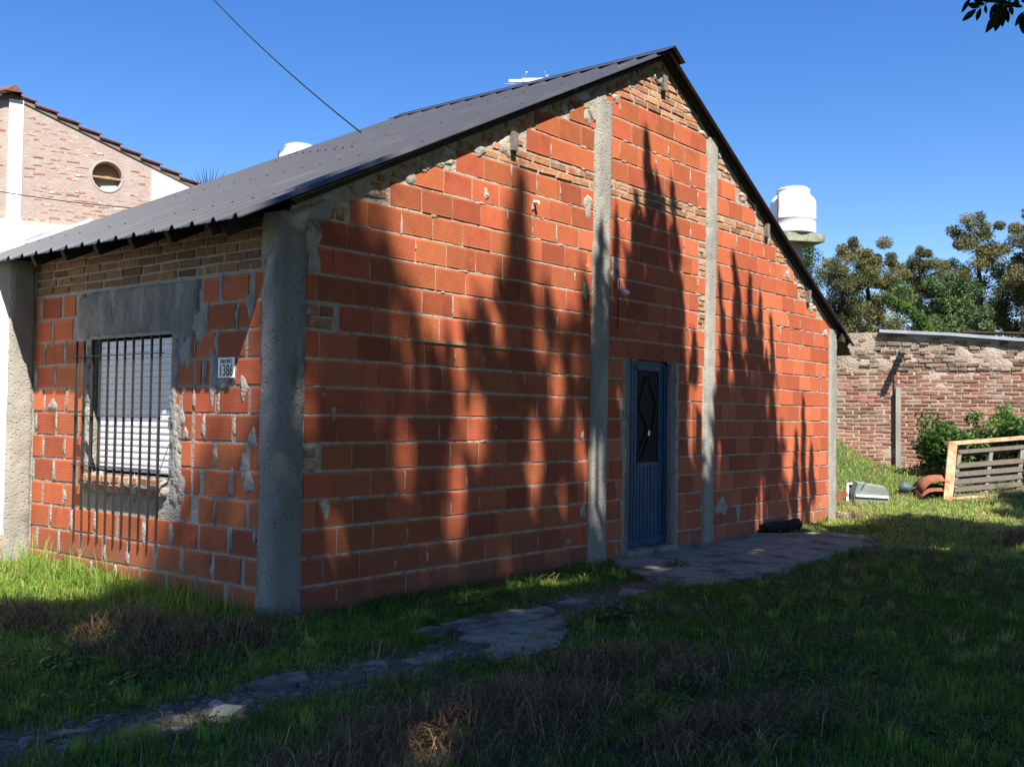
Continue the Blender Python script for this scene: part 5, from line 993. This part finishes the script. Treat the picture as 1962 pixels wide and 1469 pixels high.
th = thatch(X, Y); rd = rubble_density(X, Y); den = np.clip(1.0 - th * 1.5, .04, 1) * np.clip((rd - .10) / .28 + .5 * np.clip(fbm(P3(X, Y), .4, 72), -.2, 1), .06, 1) * np.clip(.8 + .9 * fbm(P3(X, Y), .3, 70) + (X > 7) * .3, .08, 1)
bare = np.exp(-((X - 2.1) / .8) ** 2 - ((Y + 1.45) / .4) ** 2); den *= 1 - .85 * bare
jx, jy = X + RNG.normal(0, .05, len(X)), Y + RNG.normal(0, .05, len(X)); den[inpoly(jx, jy, SLAB1, -.04) | inpoly(jx, jy, SLAB2, -.08)] = 0.0
edge = inpoly(X, Y, SLAB1, .05) & (den > 0); 
k = RNG.random(len(X)) < den; X, Y, z, th = X[k], Y[k], z[k], th[k]
near_wall = np.exp(-np.clip(np.where(X < 0, -X, np.where(Y < 0, -Y, 0)), 0, 9) / .22) * ((X < 0) & (Y > -.2)) + .55 * np.exp(-np.clip(-Y, 0, 9) / .12) * (X > 0) * (Y < 0)
tall = np.where((X < .1) & (Y > -.6), 1.25 + 1.1 * near_wall, 1) * (1 + .7 * np.clip(fbm(P3(X, Y), .5, 80), 0, 1))
h = RNG.uniform(.018, .055, len(X)) * tall * (.7 + .9 * np.clip(fbm(P3(X, Y), .12, 71) + .3, 0, 1.2)) * np.where((X > 5), .85, 1); h *= np.where(X > 11.5, 1.5, 1)
wd = .0014 + .00028 * z * RNG.uniform(.6, 1.3, len(X)); tone = .42 + .28 * fbm(P3(X, Y), .8, 90) + RNG.normal(0, .16, len(X)) + .3 * th * (RNG.random(len(X)) < .4) + np.where(X > 7, .46, np.where((X < .1) & (Y > .3), .18, 0))  # tone lifted on the right lawn and left strip to paint in sunshine
print('grass blades', len(X))
blades('grass', X, Y, h, wd, RNG.uniform(.15, .95, len(X)), tone, M['grass'])
X, Y, z = sample(330000, -4, 16, -5.8, 3); th = thatch(X, Y); k = (RNG.random(len(X)) < np.clip(th * 2.0 - .05, .03, 1) * np.clip(7 / z, .3, 1)) & ~inpoly(X, Y, SLAB1, -.03) & (rubble_density(X, Y) > .15); X, Y, z, th = X[k], Y[k], z[k], th[k]
print('straw', len(X)); pile = .09 * th ** 1.5 * (1 + fbm(P3(X, Y), .25, 33))
blades('dry_clippings', X, Y, RNG.uniform(.07, .24, len(X)), .0012 + .00022 * z, RNG.uniform(.9, .995, len(X)), .42 + RNG.normal(0, .22, len(X)), M['straw'], lift=.004, flat=RNG.random(len(X)) * pile)
# scattered tufts and small clover-like ground cover
TX, TY, tz = sample(2600, -3.2, 9, -4.8, 2.6); k = (rubble_density(TX, TY) > .22) & (thatch(TX, TY) < .6) & ~inpoly(TX, TY, SLAB1, .02); TX, TY, tz = TX[k][:520], TY[k][:520], tz[k][:520]; m_ = 26
BX = np.repeat(TX, m_) + RNG.normal(0, .022, len(TX) * m_); BY = np.repeat(TY, m_) + RNG.normal(0, .022, len(TX) * m_); hh = np.repeat(RNG.uniform(.05, .14, len(TX)), m_) * RNG.uniform(.5, 1.2, len(BX))
blades('grass_tufts', BX, BY, hh, .0018 + .0003 * np.repeat(tz, m_), RNG.uniform(.3, .95, len(BX)), np.repeat(RNG.uniform(.35, .95, len(TX)), m_) + RNG.normal(0, .06, len(BX)), M['grass'])
CX, CY, cz = sample(90000, -3.2, 7, -4.6, 2.4); k = (fbm(P3(CX, CY), .45, 120) > .28) & (rubble_density(CX, CY) > .16) & ~inpoly(CX, CY, SLAB1, .0) & ~inpoly(CX, CY, SLAB2, -.05); CX, CY = CX[k][:15000], CY[k][:15000]; n_ = len(CX)
C_ = np.stack([CX, CY, gz(CX, CY) + RNG.uniform(.015, .065, n_)], -1); nr_ = RNG.normal(0, .35, (n_, 3)); nr_[:, 2] += 1; nr_ /= np.linalg.norm(nr_, axis=1, keepdims=True); a_ = np.cross(nr_, RNG.normal(size=(n_, 3))); a_ /= np.linalg.norm(a_, axis=1, keepdims=True); b_ = np.cross(nr_, a_); sz_ = RNG.uniform(.006, .015, n_)[:, None]
V = np.stack([C_ - a_ * sz_, C_ - a_ * sz_ * .3 + b_ * sz_ * .6, C_ + a_ * sz_ * .6 + b_ * sz_ * .5, C_ + a_ * sz_ * 1.2, C_ + a_ * sz_ * .6 - b_ * sz_ * .5, C_ - a_ * sz_ * .3 - b_ * sz_ * .6], 1).reshape(-1, 3); q_ = np.arange(n_)[:, None] * 6
tag(link('ground_cover', npmesh('ground_cover', V, np.concatenate([q_ + np.array([[0, 1, 2, 3]]), q_ + np.array([[0, 3, 4, 5]])]), m=M['leafg'], col=np.repeat(np.clip(RNG.normal(.55, .2, n_), 0, 1), 6))), kind='stuff')
# tall bent stems and seed stalks beside the front wall
n = 420; X = -np.abs(RNG.normal(0, .25, n)) - .02; Y = RNG.uniform(.1, 3.2, n); blades('tall_grass', X, Y, RNG.uniform(.14, .34, n), np.full(n, .0028), RNG.uniform(.2, .8, n), RNG.uniform(.4, .95, n), M['grass'])
# weeds: broad leaves
def weed(x, y, r, n, label, seed, tone=.5):
    g = np.random.default_rng(seed); vs = []; fs = []; mb = MB(); t = empty('weed_plant', G(x, y)); tag(t, label, 'weed', 'broad-leaved weeds in the grass'); ts = []
    for i in range(n):
        th_ = g.uniform(0, 6.28); rr = r * math.sqrt(g.random()); c = np.array((math.cos(th_) * rr, math.sin(th_) * rr, .03 + .07 * g.random() * (1.3 - rr / r))); nrm = np.array((math.cos(th_) * .4, math.sin(th_) * .4, 1)) + g.normal(0, .25, 3); nrm /= np.linalg.norm(nrm); u_ = np.cross(nrm, (0, 1, .1)); u_ /= np.linalg.norm(u_); v_ = np.cross(nrm, u_); s = g.uniform(.010, .022) * (r / .16) ** .5; k0 = len(vs)
        for j in range(7): a_ = 6.283 * j / 7; vs.append(c + s * (math.cos(a_) * u_ + math.sin(a_) * v_ * .75))
        fs.append(tuple(range(k0, k0 + 7))); ts += [tone + g.normal(0, .12)] * 7; mb.tube([(0, 0, 0), c], .0015, 3, False)
    me = bpy.data.meshes.new('leaves'); me.from_pydata([tuple(map(float, q)) for q in vs], [], fs); me.materials.append(M['leafg']); at = me.attributes.new('tone', 'FLOAT', 'POINT'); at.data.foreach_set('value', np.clip(ts, 0, 1).astype(np.float32)); link('leaves', me, t); mb.build('stems', M['leafg'], t)
weed(-1.32, -.72, .22, 80, 'round-leaved weed clump just above the rubble strip at left', 1, .45); weed(-1.5, -.2, .16, 46, 'small yellow-green weed left of the round-leaved clump', 2, .8); weed(1.25, -.62, .2, 60, 'leafy weed between the gable foot and the small slab', 3, .6)
weed(1.45, -1.72, .2, 60, 'bright leafy weed at the lower edge of the small slab', 4, .55); weed(1.75, -1.75, .14, 36, 'low weed right of the small slab', 5, .5); weed(-1.25, -2.62, .08, 22, 'small upright weed in the dry clippings at the bottom', 6, .5); weed(-1.62, -2.45, .08, 22, 'dark seedling among the dry clippings', 7, .35); weed(4.0, -.72, .12, 40, 'green tuft growing through the door slab', 8, .55)
weed(-1.6, -1.62, .07, 16, 'seedling sprouting on the rubble strip', 9, .4); weed(.3, -2.95, .12, 30, 'leafy weed in the shaded grass at bottom centre', 10, .35); weed(-.2, -3.5, .13, 30, 'weed close to the bottom edge right of centre', 11, .3); weed(1.1, -3.6, .12, 26, 'weed in the dark grass at lower right', 12, .3)
# stones
def stone_mesh(seed):
    g = np.random.default_rng(seed); mb = MB(); n = 7; top = []; bot = []
    for k in range(n): a_ = 6.283 * k / n; r = g.uniform(.7, 1.15); bot.append((math.cos(a_) * r, math.sin(a_) * r, -.3)); top.append((math.cos(a_) * r * .75, math.sin(a_) * r * .75, g.uniform(.2, .42)))
    mb.add(bot + top, [tuple(range(n))[::-1], tuple(range(n, 2 * n))] + [(i, (i + 1) % n, n + (i + 1) % n, n + i) for i in range(n)]); return mb
SM = [stone_mesh(i) for i in range(8)]; items = []
n = 9000; X = RNG.uniform(-3, 2.2, n); Y = RNG.uniform(-2, -.8, n); d = rubble_density(X, Y); k = (RNG.random(n) < np.clip(1 - d / .32, 0, 1)) & ~inpoly(X, Y, SLAB2, 0); X, Y = X[k][:2300], Y[k][:2300]; Vs = []; Ts = []; off = 0; F4 = []
mbs = MB()
for x, y in zip(X, Y):
    s = min(.045, .006 + RNG.exponential(.0065)); m_ = SM[RNG.integers(8)]; a_ = RNG.uniform(0, 6.28); z0 = float(gz(x, y)) + s * .15
    vs = [(x + s * (q[0] * math.cos(a_) - q[1] * math.sin(a_)), y + s * (q[0] * math.sin(a_) + q[1] * math.cos(a_)) * .8, z0 + s * q[2] * .9) for q in m_.v]; mbs.add(vs, m_.f)
tag(mbs.build('rubble', M['stone']), kind='stuff')
CH = [(-.98, -1.30, .13, 'largest pale concrete chunk in the rubble strip'), (-.05, -1.45, .12, 'flat concrete chunk left of the small slab'), (-1.72, -1.55, .05, 'light stone beside the sunlit rubble'), (-1.35, -1.33, .055, 'round pinkish stone left of the large chunk'), (-2.0, -1.62, .055, 'flat grey stone at the lower left of the rubble'), (-.42, -1.38, .07, 'grey chunk midway along the rubble strip'), (.62, -1.62 + .35, .0, '')]
for x, y, s, lb in CH:
    if not s: continue
    me = stone_mesh(int(x * 100) % 97 + 100).mesh('stone', M['stone'] if s < .1 else M['slab']); o = link('stone_chunk', me, None, G(x, y, s * .06), (0, 0, random.uniform(0, 6)), (s * 1.35, s * .9, s * .35)); tag(o, lb, 'stone', 'larger pieces in the rubble strip')
for x, y, lb in ((9.78, -.02, 'broken pale block by the foot of the end column, nearer one'), (10.0, .12, 'broken pale block by the foot of the end column, farther one')):
    mb = MB(); mb.box(-.1, .1, -.07, .07, -.02, .05, .012); o = mb.build('broken_block', M['mortar'], None, loc=G(x, y), rot=(0, 0, .4)); tag(o, lb, 'block', 'broken blocks by the end column')
me = stone_mesh(55).mesh('soil', M['ground']); 
S.render.engine = 'CYCLES'
print('objects', len(bpy.data.objects), 'tris', sum(sum(len(p.vertices) - 2 for p in o.data.polygons) for o in bpy.data.objects if o.type == 'MESH' and len(o.data.polygons) > 5000))
